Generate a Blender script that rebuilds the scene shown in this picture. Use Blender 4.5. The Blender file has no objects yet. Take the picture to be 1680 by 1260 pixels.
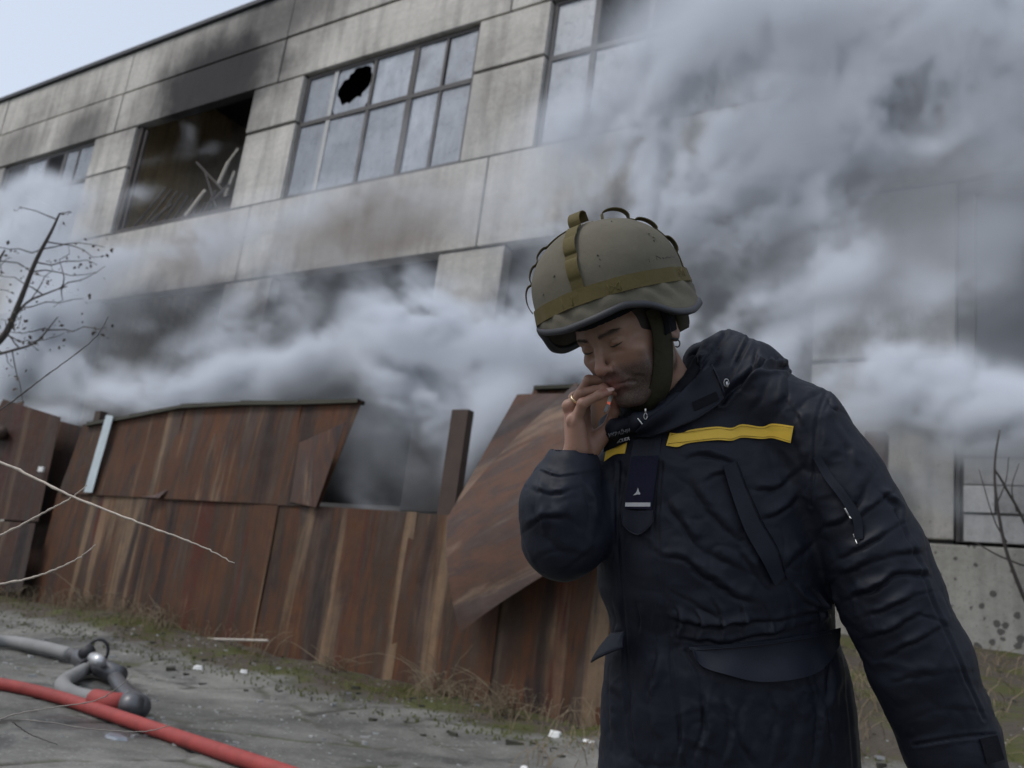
import bpy, bmesh, math, random, sys
import numpy as np
from mathutils import Vector, Matrix
from mathutils.bvhtree import BVHTree
rnd = random.Random(7)
rng = np.random.default_rng(7)
scene = bpy.context.scene
C = scene.collection

# ------------------------------------------------------------------ camera
FPX = 1518.0                        # focal length in pixels of the 1680 px wide photograph
_Z = np.array([.1252, .9602, -.2500]); _Z /= np.linalg.norm(_Z)
_X = np.array([.835, .034, .549]); _X -= _Z * (_X @ _Z); _X /= np.linalg.norm(_X)
_Y = np.cross(_Z, _X)
R = np.array([_X, _Y, _Z])          # camera axes -> world axes (X along the building, Y into it)
H = 1.0
CAM = np.array([0., 0., H])
cam = bpy.data.cameras.new('camera')
cam.sensor_width = 36; cam.lens = 36 * FPX / 1680
cam.clip_start = .05; cam.clip_end = 3000
cam.dof.use_dof = True; cam.dof.focus_distance = 1.60; cam.dof.aperture_fstop = 6.3
cam_o = bpy.data.objects.new('camera', cam); C.objects.link(cam_o)
M4 = Matrix(R.tolist()).to_4x4(); M4.translation = Vector(CAM)
cam_o.matrix_world = M4
scene.camera = cam_o

# ------------------------------------------------------------------ light: overcast winter day
def N(nt, t, **kw):
    n = nt.nodes.new(t)
    for k, v in kw.items():
        if k.startswith('i_'):
            key = k[2:]
            n.inputs[int(key) if key.isdigit() else key.replace('_', ' ')].default_value = v
        else: setattr(n, k, v)
    return n
SUN_EL, SUN_AZ = math.radians(52), math.radians(215)      # azimuth clockwise from +Y
world = bpy.data.worlds.new('World'); scene.world = world; world.use_nodes = True
nt = world.node_tree; nt.nodes.clear()
sky = N(nt, 'ShaderNodeTexSky', sky_type='NISHITA', sun_disc=False, sun_elevation=SUN_EL, sun_rotation=SUN_AZ, air_density=1.0, dust_density=4.0, ozone_density=1.5)
hs = N(nt, 'ShaderNodeHueSaturation', i_Saturation=.62, i_Value=1.0)
bg = N(nt, 'ShaderNodeBackground', i_Strength=.15)
out = N(nt, 'ShaderNodeOutputWorld')
mxs = N(nt, 'ShaderNodeMix', data_type='RGBA'); mxs.inputs[0].default_value = .6; mxs.inputs[7].default_value = (4.9, 5.5, 6.5, 1)      # thin even overcast veil over the clear sky
nt.links.new(sky.outputs[0], hs.inputs['Color']); nt.links.new(hs.outputs[0], mxs.inputs[6]); nt.links.new(mxs.outputs[2], bg.inputs[0]); nt.links.new(bg.outputs[0], out.inputs[0])
sun = bpy.data.lights.new('sun', 'SUN'); sun.energy = 1.3; sun.angle = math.radians(14); sun.color = (1, .98, .96)
sun_o = bpy.data.objects.new('sun', sun); C.objects.link(sun_o)
sd = Vector((math.sin(SUN_AZ) * math.cos(SUN_EL), math.cos(SUN_AZ) * math.cos(SUN_EL), math.sin(SUN_EL)))
sun_o.rotation_euler = sd.to_track_quat('Z', 'Y').to_euler(); sun_o.location = (0, 0, 30)
vs = scene.view_settings; vs.view_transform = 'Standard'; vs.look = 'None'; vs.exposure = 0.12; vs.gamma = 1; vs.use_curve_mapping = False
cy = scene.cycles
cy.volume_bounces = 3; cy.max_bounces = 8; cy.diffuse_bounces = 3; cy.glossy_bounces = 2
cy.volume_step_rate = 1.5; cy.volume_max_steps = 512; cy.use_denoising = True

# ------------------------------------------------------------------ helpers
def ray(px, py): return R @ np.array([(px - 840) / FPX, -(py - 630) / FPX, -1.])
def onY(px, py, y):                 # where the sight line of a photo pixel meets the vertical plane Y = y
    d = ray(px, py); return CAM + d * (y / d[1])
def onZ(px, py, z=0):
    d = ray(px, py); return CAM + d * ((z - H) / d[2])
def at(px, py, dep): return CAM + ray(px, py) * dep
def tag(o, label=None, cat=None, group=None, kind=None):
    if label: o['label'] = label
    if cat: o['category'] = cat
    if group: o['group'] = group
    if kind: o['kind'] = kind
    return o
def link(name, me, parent=None):
    o = bpy.data.objects.new(name, me); C.objects.link(o)
    if parent is not None: o.parent = parent
    return o
def empty(name, loc=(0, 0, 0)):
    o = link(name, None); o.location = loc; o.empty_display_size = .1
    return o
def mesh(name, v, f, m=None, parent=None, smooth=False, origin=None):
    me = bpy.data.meshes.new(name)
    v = np.asarray(v, float)
    if origin is not None: v = v - np.asarray(origin, float)
    me.from_pydata(v.tolist(), [], [list(map(int, q)) for q in f] if not isinstance(f, np.ndarray) else f.tolist())
    if smooth: me.polygons.foreach_set('use_smooth', [True] * len(me.polygons))
    if m: me.materials.append(m)
    me.update()
    o = link(name, me, parent)
    if origin is not None: o.location = origin
    return o
class MB:
    def __init__(s): s.v = []; s.f = []
    def add(s, v, f):
        b = len(s.v); s.v += [tuple(map(float, p)) for p in v]; s.f += [tuple(int(i) + b for i in q) for q in f]
    def box(s, a, b, jit=0):
        x0, y0, z0 = a; x1, y1, z1 = b
        v = [(x0, y0, z0), (x1, y0, z0), (x1, y1, z0), (x0, y1, z0), (x0, y0, z1), (x1, y0, z1), (x1, y1, z1), (x0, y1, z1)]
        if jit: v = [tuple(c + rnd.uniform(-jit, jit) for c in p) for p in v]
        s.add(v, [(0, 3, 2, 1), (4, 5, 6, 7), (0, 1, 5, 4), (1, 2, 6, 5), (2, 3, 7, 6), (3, 0, 4, 7)])
    def tube(s, pts, rad, n=8, cap=True, flat=None):
        pts = np.asarray(pts, float); rad = np.broadcast_to(np.asarray(rad, float), (len(pts),))
        t = np.gradient(pts, axis=0); t /= np.linalg.norm(t, axis=1)[:, None] + 1e-12
        up = np.array([0, 0, 1.]) if abs(t[0][2]) < .9 else np.array([1., 0, 0])
        a = np.cross(t[0], up); a /= np.linalg.norm(a)
        b0 = len(s.v)
        for i, p in enumerate(pts):
            a = a - t[i] * (a @ t[i]); a /= np.linalg.norm(a) + 1e-12; b = np.cross(t[i], a)
            for k in range(n):
                an = 2 * math.pi * k / n
                s.v.append(tuple(p + rad[i] * (math.cos(an) * a + math.sin(an) * b)))
        for i in range(len(pts) - 1):
            for k in range(n):
                s.f.append((b0 + i * n + k, b0 + i * n + (k + 1) % n, b0 + (i + 1) * n + (k + 1) % n, b0 + (i + 1) * n + k))
        if cap:
            s.f.append(tuple(b0 + k for k in range(n))[::-1]); s.f.append(tuple(b0 + (len(pts) - 1) * n + k for k in range(n)))
    def build(s, name, m=None, parent=None, smooth=False, origin=None): return mesh(name, s.v, s.f, m, parent, smooth, origin)
def spline(pts, n=12):               # Catmull-Rom
    P = np.asarray(pts, float); P = np.vstack([2 * P[0] - P[1], P, 2 * P[-1] - P[-2]]); o = []
    for i in range(1, len(P) - 2):
        for k in range(n):
            t = k / n
            o.append(.5 * ((2 * P[i]) + (-P[i-1] + P[i+1]) * t + (2*P[i-1] - 5*P[i] + 4*P[i+1] - P[i+2]) * t*t + (-P[i-1] + 3*P[i] - 3*P[i+1] + P[i+2]) * t**3))
    o.append(P[-2]); return np.array(o)

# numpy lattice noise in 0..1
def vnoise(p, seed=0):
    p = np.asarray(p, np.float32); i = np.floor(p).astype(np.int32); f = p - i
    f = f * f * f * (f * (f * 6 - 15) + 10)
    def h(a, b, c):
        n = (a * 374761393 + b * 668265263 + c * 1274126177 + seed * 974711).astype(np.int64) & 0xffffffff
        n = ((n ^ (n >> 13)) * 1274126177) & 0xffffffff
        n = n ^ (n >> 16)
        return (n & 0xffff).astype(np.float32) / 65535.
    X, Y, Zz = i[..., 0].astype(np.int64), i[..., 1].astype(np.int64), i[..., 2].astype(np.int64)
    r = 0
    for dx in (0, 1):
        wx = f[..., 0] if dx else 1 - f[..., 0]
        for dy in (0, 1):
            wy = f[..., 1] if dy else 1 - f[..., 1]
            for dz in (0, 1):
                wz = f[..., 2] if dz else 1 - f[..., 2]
                r = r + h(X + dx, Y + dy, Zz + dz) * wx * wy * wz
    return r
def fbm(p, oct=4, seed=0, gain=.5):
    s = 0; a = 1; t = 0
    for o in range(oct):
        s = s + a * vnoise(p * (2.03 ** o) + 17.3 * o, seed + o); t += a; a *= gain
    return s / t
def sstep(a, b, x):
    t = np.clip((x - a) / (b - a), 0, 1); return t * t * (3 - 2 * t)

# ------------------------------------------------------------------ materials
def newmat(name):
    m = bpy.data.materials.new(name); m.use_nodes = True; nt = m.node_tree; nt.nodes.clear()
    o = N(nt, 'ShaderNodeOutputMaterial'); b = N(nt, 'ShaderNodeBsdfPrincipled'); nt.links.new(b.outputs[0], o.inputs[0])
    return m, nt, b
def L(nt, a, b): nt.links.new(a, b)
def tex(nt, kind='Object', scale=(1, 1, 1), rand=True, rot=(0, 0, 0)):
    t = N(nt, 'ShaderNodeTexCoord'); mp = N(nt, 'ShaderNodeMapping'); mp.inputs['Scale'].default_value = scale; mp.inputs['Rotation'].default_value = rot
    src = t.outputs[kind] if kind != 'World' else N(nt, 'ShaderNodeNewGeometry').outputs['Position']
    L(nt, src, mp.inputs[0])
    if rand:
        oi = N(nt, 'ShaderNodeObjectInfo'); mu = N(nt, 'ShaderNodeMath', operation='MULTIPLY', i_1=37.0); L(nt, oi.outputs['Random'], mu.inputs[0])
        L(nt, mu.outputs[0], mp.inputs['Location'])
    return mp.outputs[0]
def noise(nt, vec, scale=5, detail=6, rough=.6, dist=0, out='Fac'):
    n = N(nt, 'ShaderNodeTexNoise', i_Scale=scale, i_Detail=detail, i_Roughness=rough, i_Distortion=dist)
    if vec is not None: L(nt, vec, n.inputs['Vector'])
    return n.outputs[out]
def ramp(nt, fac, stops, interp='LINEAR'):
    r = N(nt, 'ShaderNodeValToRGB'); cr = r.color_ramp; cr.interpolation = interp
    while len(cr.elements) < len(stops): cr.elements.new(.5)
    for e, (p, c) in zip(cr.elements, stops):
        e.position = p; e.color = (c, c, c, 1) if not isinstance(c, tuple) else (*c, 1)
    L(nt, fac, r.inputs[0]); return r.outputs[0]
def mix(nt, fac, a, b, mode='MIX'):
    m = N(nt, 'ShaderNodeMix', data_type='RGBA', blend_type=mode)
    for k, v in ((0, fac), (6, a), (7, b)):
        if isinstance(v, (int, float)): m.inputs[k].default_value = v if k == 0 else (v, v, v, 1)
        elif isinstance(v, tuple): m.inputs[k].default_value = (*v, 1)
        else: L(nt, v, m.inputs[k])
    return m.outputs[2]
def math_(nt, op, a, b=None, clamp=False):
    m = N(nt, 'ShaderNodeMath', operation=op, use_clamp=clamp)
    for k, v in ((0, a), (1, b)):
        if v is None: continue
        if isinstance(v, (int, float)): m.inputs[k].default_value = v
        else: L(nt, v, m.inputs[k])
    return m.outputs[0]
def bump(nt, b, h, strength=.3, dist=.01, prev=None):
    n = N(nt, 'ShaderNodeBump', i_Strength=strength, i_Distance=dist); L(nt, h, n.inputs['Height'])
    if prev is not None: L(nt, prev, n.inputs['Normal'])
    L(nt, n.outputs[0], b.inputs['Normal']); return n.outputs[0]
def setc(nt, b, c, rough=.7, metal=0, spec=.5):
    if isinstance(c, tuple): b.inputs['Base Color'].default_value = (*c, 1)
    else: L(nt, c, b.inputs['Base Color'])
    if isinstance(rough, (int, float)): b.inputs['Roughness'].default_value = rough
    else: L(nt, rough, b.inputs['Roughness'])
    b.inputs['Metallic'].default_value = metal; b.inputs['Specular IOR Level'].default_value = spec
def sep(nt, v):
    s = N(nt, 'ShaderNodeSeparateXYZ'); L(nt, v, s.inputs[0]); return s.outputs
def wpos(nt): return N(nt, 'ShaderNodeNewGeometry').outputs['Position']
def blob(nt, c, r, soft=1.0, nz=None, nzs=.6):      # 1 inside an ellipse of the facade plane (X,Z), fading outwards; a stain's own shape
    s = sep(nt, wpos(nt))
    dx = math_(nt, 'MULTIPLY', math_(nt, 'SUBTRACT', s[0], c[0]), 1 / r[0]); dz = math_(nt, 'MULTIPLY', math_(nt, 'SUBTRACT', s[2], c[1]), 1 / r[1])
    d = math_(nt, 'SQRT', math_(nt, 'ADD', math_(nt, 'MULTIPLY', dx, dx), math_(nt, 'MULTIPLY', dz, dz)))
    if nz is not None: d = math_(nt, 'ADD', d, math_(nt, 'MULTIPLY', math_(nt, 'SUBTRACT', nz, .5), nzs))
    mr = N(nt, 'ShaderNodeMapRange', i_1=1 + soft * .5, i_2=1 - soft * .5, i_3=0., i_4=1., interpolation_type='SMOOTHSTEP'); L(nt, d, mr.inputs[0])
    return mr.outputs[0]

def objvar(nt, col, lo, hi):
    oi = N(nt, 'ShaderNodeObjectInfo'); return mix(nt, 1.0, col, ramp(nt, oi.outputs['Random'], [(0, lo), (1, hi)]), 'MULTIPLY')
def m_concrete(name, base, soot=True, speck=False, dark=.6, vary=0):
    m, nt, b = newmat(name)
    o = tex(nt, 'World', rand=False); orand = tex(nt, 'World', rand=True)
    big = noise(nt, orand, .45, 7, .62, .4); fine = noise(nt, o, 9, 6, .7)
    streak = noise(nt, tex(nt, 'World', (3.5, 3.5, .35), rand=False), 1.0, 6, .6)
    hz = noise(nt, tex(nt, 'World', (.25, .25, 6), rand=True), 1.0, 5, .6)
    col = ramp(nt, big, [(.28, tuple(c * dark for c in base)), (.5, base), (.75, tuple(min(1, c * 1.18) for c in base))])
    col = mix(nt, .55, col, ramp(nt, streak, [(.3, .45), (.55, 1.0)]), 'MULTIPLY')
    col = mix(nt, .14, col, ramp(nt, hz, [(.35, .55), (.5, 1.0)]), 'MULTIPLY')
    col = mix(nt, .5, col, ramp(nt, fine, [(.3, .7), (.6, 1.05)]), 'MULTIPLY')
    pit = ramp(nt, noise(nt, o, 28, 3, .5), [(.60, 1.0), (.70, .35)])
    col = mix(nt, .45, col, pit, 'MULTIPLY')
    if vary: col = objvar(nt, col, 1 - vary, 1 + vary * .5)
    if speck:      # dark shrapnel-like pocks and flaking
        v = N(nt, 'ShaderNodeTexVoronoi', i_Scale=4.2, i_Randomness=1.0); L(nt, noise(nt, o, 3, 3, .5, 0, 'Color'), v.inputs['Vector'])
        vv = N(nt, 'ShaderNodeTexVoronoi', i_Scale=5.5); L(nt, o, vv.inputs['Vector'])
        th = math_(nt, 'ADD', vv.outputs['Distance'], math_(nt, 'MULTIPLY', noise(nt, o, 14, 4, .6), .35))
        z = sep(nt, wpos(nt))[2]
        low = N(nt, 'ShaderNodeMapRange', i_1=2.9, i_2=1.3, i_3=.34, i_4=.52); L(nt, z, low.inputs[0])
        pk = math_(nt, 'LESS_THAN', th, low.outputs[0]); col = mix(nt, math_(nt, 'MULTIPLY', pk, .8), col, (.07, .065, .06))
    if soot:
        n2 = noise(nt, tex(nt, 'World', (1, 1, .8), rand=False), .9, 6, .6, .3)
        s1 = blob(nt, (-22.0, 15.1), (3.2, 2.1), 1.1, n2, .9)
        s2 = blob(nt, (-28.4, 14.6), (1.5, 1.3), 1.2, n2, 1.0)
        s3 = blob(nt, (-20.0, 16.6), (2.6, 1.2), 1.3, n2, 1.0)
        s4 = blob(nt, (-32.5, 14.9), (1.6, 1.0), 1.3, n2, 1.0)
        s5 = blob(nt, (-12.0, 4.4), (3.4, 2.6), .8, n2, .9)
        s6 = math_(nt, 'MULTIPLY', blob(nt, (-21.5, 5.6), (8.8, 3.2), .35, n2, .8), .93)
        s7 = math_(nt, 'MULTIPLY', blob(nt, (-7.6, 6.2), (3.4, 2.9), .4, n2, .8), .9)
        s1 = math_(nt, 'MAXIMUM', math_(nt, 'MAXIMUM', s1, s5), math_(nt, 'MAXIMUM', s6, s7))
        s = math_(nt, 'MAXIMUM', math_(nt, 'MAXIMUM', s1, math_(nt, 'MULTIPLY', s2, .6)), math_(nt, 'MAXIMUM', math_(nt, 'MULTIPLY', s3, .75), math_(nt, 'MULTIPLY', s4, .5)))
        col = mix(nt, math_(nt, 'MULTIPLY', s, .96), col, (.022, .020, .022))
        t1 = blob(nt, (-14.6, 9.5), (2.6, 1.1), 1.2, n2, 1.0); t2 = blob(nt, (-2.9, 8.2), (1.7, 2.0), 1.2, n2, 1.0); t3 = blob(nt, (-20.8, 9.6), (1.6, 1.0), 1.2, n2, 1.0)
        t = math_(nt, 'MAXIMUM', t1, math_(nt, 'MAXIMUM', t2, t3))
        col = mix(nt, math_(nt, 'MULTIPLY', t, .7), col, (.10, .065, .038))
    setc(nt, b, col, .9, 0, .2)
    h = math_(nt, 'ADD', math_(nt, 'MULTIPLY', fine, .6), noise(nt, o, 60, 3, .6)); bump(nt, b, h, .5, .02)
    return m
M = {}
M['concrete'] = m_concrete('concrete', (.50, .475, .43), dark=.66)
M['plinth'] = m_concrete('plinth_concrete', (.44, .42, .37), soot=False, speck=True)
M['block'] = m_concrete('block_concrete', (.50, .49, .475), soot=False, dark=.55, vary=.35)
M['mortar'] = m_concrete('block_mortar', (.12, .115, .11), soot=False)
M['backing'] = m_concrete('joint_mortar', (.05, .048, .046), soot=False)
def simple(name, c, rough=.7, metal=0, spec=.5, var=.35, sc=12, bmp=.15):
    m, nt, b = newmat(name); o = tex(nt, 'Object')
    n = noise(nt, o, sc, 5, .6); col = mix(nt, n, tuple(x * (1 - var) for x in c), tuple(min(1, x * (1 + var)) for x in c))
    setc(nt, b, col, rough, metal, spec)
    if bmp: bump(nt, b, noise(nt, o, sc * 4, 4, .6), bmp, .003)
    return m
M['frame'] = simple('dark_frame', (.055, .05, .048), .7)
M['roofcap'] = simple('roof_flashing', (.03, .032, .036), .6)
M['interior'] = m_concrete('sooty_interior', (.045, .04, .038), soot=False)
M['ochre'] = m_concrete('scorched_ochre_plaster', (.55, .40, .20), soot=False, dark=.35)
M['timber'] = simple('charred_timber', (.05, .04, .035), .85)
M['palewood'] = simple('splintered_wood', (.42, .38, .33), .8)
M['white_frame'] = simple('flaking_white_frame', (.35, .35, .34), .7)
def m_glass():
    m, nt, b = newmat('dusty_pane'); o = tex(nt, 'World')
    n = noise(nt, o, 1.2, 6, .65); col = ramp(nt, n, [(.25, (.10, .12, .15)), (.5, (.24, .27, .31)), (.75, (.34, .37, .41))])
    col = objvar(nt, col, .55, 1.15); col = mix(nt, .6, col, ramp(nt, noise(nt, tex(nt, 'World', (2, 2, .5)), 2.5, 6, .65), [(.3, .45), (.6, 1.05)]), 'MULTIPLY')
    setc(nt, b, col, ramp(nt, noise(nt, o, 4, 5, .6), [(.3, .18), (.7, .5)]), 0, .8)
    return m
M['pane'] = m_glass()
def m_rust(name, tint=(.62, .56, .51), dull=0.0, rot=(0, 0, 0)):
    m, nt, b = newmat(name)
    st = tex(nt, 'Object', (1, 1, .07), True, rot); st2 = tex(nt, 'Object', (1, 1, .16), True, rot); o = tex(nt, 'Object')
    n1 = noise(nt, st, 1.5, 8, .62, .3); n2 = noise(nt, st2, 2.0, 8, .64, .4); n3 = noise(nt, o, 6, 8, .7)
    col = ramp(nt, n1, [(.25, (.030, .020, .022)), (.38, (.055, .034, .024)), (.47, (.095, .062, .042)), (.55, (.125, .050, .024)), (.62, (.075, .060, .050)), (.74, (.14, .085, .045))])
    col = mix(nt, .6, col, ramp(nt, n2, [(.28, (.05, .04, .045)), (.38, (.13, .12, .115)), (.46, (.08, .05, .035)), (.54, (.19, .075, .028)), (.60, (.045, .035, .038)), (.70, (.24, .17, .10)), (.78, (.06, .05, .05))]))
    red = noise(nt, tex(nt, 'Object', (1, 1, .05), True, rot), 2.6, 5, .6, .3)
    z = sep(nt, wpos(nt))[2]
    col = mix(nt, ramp(nt, red, [(.59, 0.), (.65, .8)]), col, (.13, .024, .015))
    pale = noise(nt, tex(nt, 'Object', (1, 1, .06), True, rot), 2.2, 6, .62, .3)
    col = mix(nt, ramp(nt, pale, [(.55, 0.), (.63, .75)]), col, (.40, .30, .20))
    blackn = noise(nt, tex(nt, 'Object', (1, 1, .09), True, rot), 1.5, 6, .62, .3)
    col = mix(nt, ramp(nt, blackn, [(.56, 0.), (.64, .85)]), col, (.018, .014, .018))
    col = mix(nt, .6, col, ramp(nt, n3, [(.30, .45), (.6, 1.12)]), 'MULTIPLY')
    bl = noise(nt, o, 1.3, 9, .68, .6); BLOT = ramp(nt, bl, [(.30, (.035, .022, .020)), (.45, (.085, .048, .030)), (.56, (.15, .078, .036)), (.66, (.075, .058, .048)), (.78, (.20, .14, .085))]); col = mix(nt, .2, col, BLOT)
    vz = noise(nt, o, 1.1, 4, .6); col = mix(nt, .5, col, ramp(nt, vz, [(.35, .6), (.65, 1.1)]), 'MULTIPLY')
    col = mix(nt, 1.0, col, tint, 'MULTIPLY')
    if dull: col = mix(nt, dull, col, (.075, .066, .068))
    setc(nt, b, col, ramp(nt, n3, [(.3, .55), (.7, .9)]), 0.0, .3)
    bump(nt, b, math_(nt, 'ADD', noise(nt, o, 25, 5, .7), n1), .4, .01)
    return m
M['rust'] = m_rust('rusty_sheet'); M['rust_dull'] = m_rust('rusty_sheet_dull', tint=(.88, .80, .78), dull=.30); M['rust_plate'] = m_rust('rusty_plate', tint=(.40, .34, .31), dull=.1); M['rust_dark'] = simple('dark_rust', (.048, .030, .022), .8, var=.5, sc=5)
M['paint_white'] = simple('flaking_white_paint', (.42, .48, .50), .6, var=.35, sc=4)
M['mossy'] = simple('mossy_beam', (.040, .038, .028), .95, var=.6, sc=3, bmp=.5)
M['hose_red'] = simple('red_hose_rubber', (.26, .036, .03), .7, var=.5, sc=9, bmp=.5)
M['hose_grey'] = simple('grey_hose_canvas', (.20, .20, .195), .8, var=.3, sc=4)
M['alu'] = simple('coupling_metal', (.12, .12, .125), .45, .6, var=.3)
M['alu_light'] = simple('bright_coupling_metal', (.5, .5, .5), .4, .6, var=.3)
M['black_plastic'] = simple('black_rubber', (.012, .012, .014), .6)
M['twig_pale'] = simple('pale_twig_bark', (.42, .36, .30), .7, var=.4, sc=60)
M['twig_grey'] = simple('grey_twig_bark', (.20, .18, .16), .8, var=.4, sc=40)
M['twig_dark'] = simple('dark_twig_bark', (.06, .05, .045), .8, var=.4, sc=30)
M['deadleaf'] = simple('dead_seed_leaf', (.07, .05, .035), .8, var=.5, sc=2)
M['drygrass'] = simple('dry_grass_straw', (.15, .115, .07), .8, var=.5, sc=1)
M['chips'] = simple('plaster_chips', (.30, .30, .29), .8, var=.45, sc=1.5)
M['rubble'] = simple('white_rubble', (.62, .62, .60), .8, var=.25, sc=6)
M['weeds'] = simple('green_moss_clumps', (.07, .075, .02), .95, var=.6, sc=2)
# ------------------------------------------------------------------ the ground: one sheet, flat yard, a rise to the building
FY, BY = 8.4, 14.5
def ground_z(x, y):
    x = np.asarray(x, float); y = np.asarray(y, float)
    zb = np.interp(x, [-30, -14, -11.5, -8.4, -4.3, -3.2, 0, 8], [.62, .41, .46, .27, .14, .45, .6, .6])
    z = zb * sstep(5.6, 8.35, y) ** 1.3
    far = np.interp(x, [-40, -10, -3, 8], [1.0, 1.2, 1.38, 1.38])
    z = z + (far - zb) * sstep(8.2, 13.0, y)
    z = z + np.where((x > -3.6), .32 * sstep(-3.6, -2.6, x) * sstep(5.5, 9.5, y) * (1 - sstep(9, 13.5, y)), 0)
    return z
def ground_full(X, Y):
    P = np.stack([X, Y, X * 0], -1)
    z = ground_z(X, Y) + .05 * (fbm(P * .5, 3, 5) - .5) + .018 * (fbm(P * 3.1, 3, 9) - .5)
    rough = np.clip(sstep(6.8, 7.9, Y + .6 * (fbm(P * 1.3, 2, 3) - .5)), 0, 1)
    z = z + rough * .12 * (fbm(P * 2.4, 4, 21) - .5)
    # cracked concrete: cell borders sink
    pts = np.random.default_rng(3).uniform([-20, 2], [4, 9.5], (150, 2))
    W = np.stack([X, Y], -1) + .35 * (np.stack([fbm(P * 1.7, 3, 31), fbm(P * 1.7, 3, 41)], -1) - .5)
    d1 = np.full(X.shape, 9.); d2 = d1.copy(); idx = np.zeros(X.shape, int)
    for k, q in enumerate(pts):
        d = np.hypot(W[..., 0] - q[0], W[..., 1] - q[1]); m = d < d1
        d2 = np.where(m, d1, np.minimum(d2, d)); idx = np.where(m, k, idx); d1 = np.where(m, d, d1)
    crack = np.exp(-((d2 - d1) / .035) ** 2); lev = np.random.default_rng(4).uniform(-.012, .012, 150)[idx]
    yard = (1 - rough)
    return z + yard * (lev * .7 - .018 * crack), crack * yard, rough
def gridmesh(xs, ys, name, m, parent=None):
    X, Y = np.meshgrid(xs, ys, indexing='ij'); Zg, cr, ro = ground_full(X, Y)
    v = np.stack([X, Y, Zg], -1).reshape(-1, 3); nx, ny = X.shape
    i, j = np.meshgrid(np.arange(nx - 1), np.arange(ny - 1), indexing='ij'); a = (i * ny + j).ravel()
    f = np.stack([a, a + ny, a + ny + 1, a + 1], -1)
    o = mesh(name, v, f, m, parent, True)
    at_ = o.data.attributes.new('crack', 'FLOAT', 'POINT'); at_.data.foreach_set('value', cr.ravel().astype(np.float32))
    a2 = o.data.attributes.new('rough', 'FLOAT', 'POINT'); a2.data.foreach_set('value', ro.ravel().astype(np.float32))
    return o
def m_ground():
    m, nt, b = newmat('yard_concrete_and_soil'); o = tex(nt, 'World', rand=False)
    n1 = noise(nt, o, .55, 7, .65, .4); n2 = noise(nt, o, 4, 8, .7); n3 = noise(nt, o, 30, 5, .7)
    con = ramp(nt, n1, [(.30, (.042, .041, .038)), (.48, (.14, .136, .122)), (.70, (.26, .253, .228))])
    con = mix(nt, .6, con, ramp(nt, n2, [(.3, .45), (.62, 1.1)]), 'MULTIPLY'); con = mix(nt, .5, con, ramp(nt, n3, [(.3, .55), (.6, 1.1)]), 'MULTIPLY')
    wet = ramp(nt, noise(nt, o, .8, 4, .5, .6), [(.56, 0.), (.63, 1.)]); con = mix(nt, math_(nt, 'MULTIPLY', wet, .55), con, (.035, .037, .04))
    sp = ramp(nt, noise(nt, o, 42, 2, .5), [(.66, 0.), (.70, 1.)]); con = mix(nt, math_(nt, 'MULTIPLY', sp, .6), con, (.42, .42, .40))
    moss = mix(nt, n2, (.028, .030, .010), (.085, .088, .022)); soil = mix(nt, n3, (.028, .022, .017), (.10, .082, .06))
    rough = N(nt, 'ShaderNodeAttribute', attribute_name='rough').outputs['Fac']; crack = N(nt, 'ShaderNodeAttribute', attribute_name='crack').outputs['Fac']
    mm = ramp(nt, noise(nt, o, 1.3, 6, .65, .2), [(.46, 0.), (.56, 1.)]); dirt = mix(nt, mm, soil, moss)
    col = mix(nt, math_(nt, 'MULTIPLY', ramp(nt, math_(nt, 'ADD', crack, math_(nt, 'MULTIPLY', n2, .5)), [(.40, 0.), (.9, 1.)]), .75), con, mix(nt, mm, (.025, .022, .017), (.05, .055, .018)))
    mp = ramp(nt, noise(nt, o, .7, 6, .7, .5), [(.60, 0.), (.68, .8)]); col = mix(nt, mp, col, mix(nt, n3, (.04, .042, .018), (.08, .078, .04)))
    rr = ramp(nt, math_(nt, 'ADD', rough, math_(nt, 'MULTIPLY', math_(nt, 'SUBTRACT', n2, .5), .9)), [(.35, 0.), (.65, 1.)])
    col = mix(nt, rr, col, dirt)
    setc(nt, b, col, mix(nt, wet, .9, .35), 0, .35)
    bump(nt, b, math_(nt, 'ADD', n2, math_(nt, 'MULTIPLY', n3, .6)), .7, .03)
    return m
M['ground'] = m_ground()
def axis(a, b, fa, fb, far, fine, co):
    l = [a]; 
    while l[-1] < fa: l.append(min(fa, l[-1] + max(co * .3, (fa - l[-1]) * .35)))
    l += list(np.arange(fa + fine, fb, fine)); x = fb
    while x < b: l.append(x); x += max(co * .3, (x - fb) * .5)
    l.append(b); return np.array(sorted(set(np.round(l, 4))))
g = gridmesh(axis(-400, 200, -19, 3.2, 0, .055, 1), axis(-60, 500, 2.6, 13.8, 0, .055, 1), 'ground', M['ground'])
tag(g, kind='structure')
def gz(x, y): return float(ground_full(np.array([float(x)]), np.array([float(y)]))[0][0])

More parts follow.
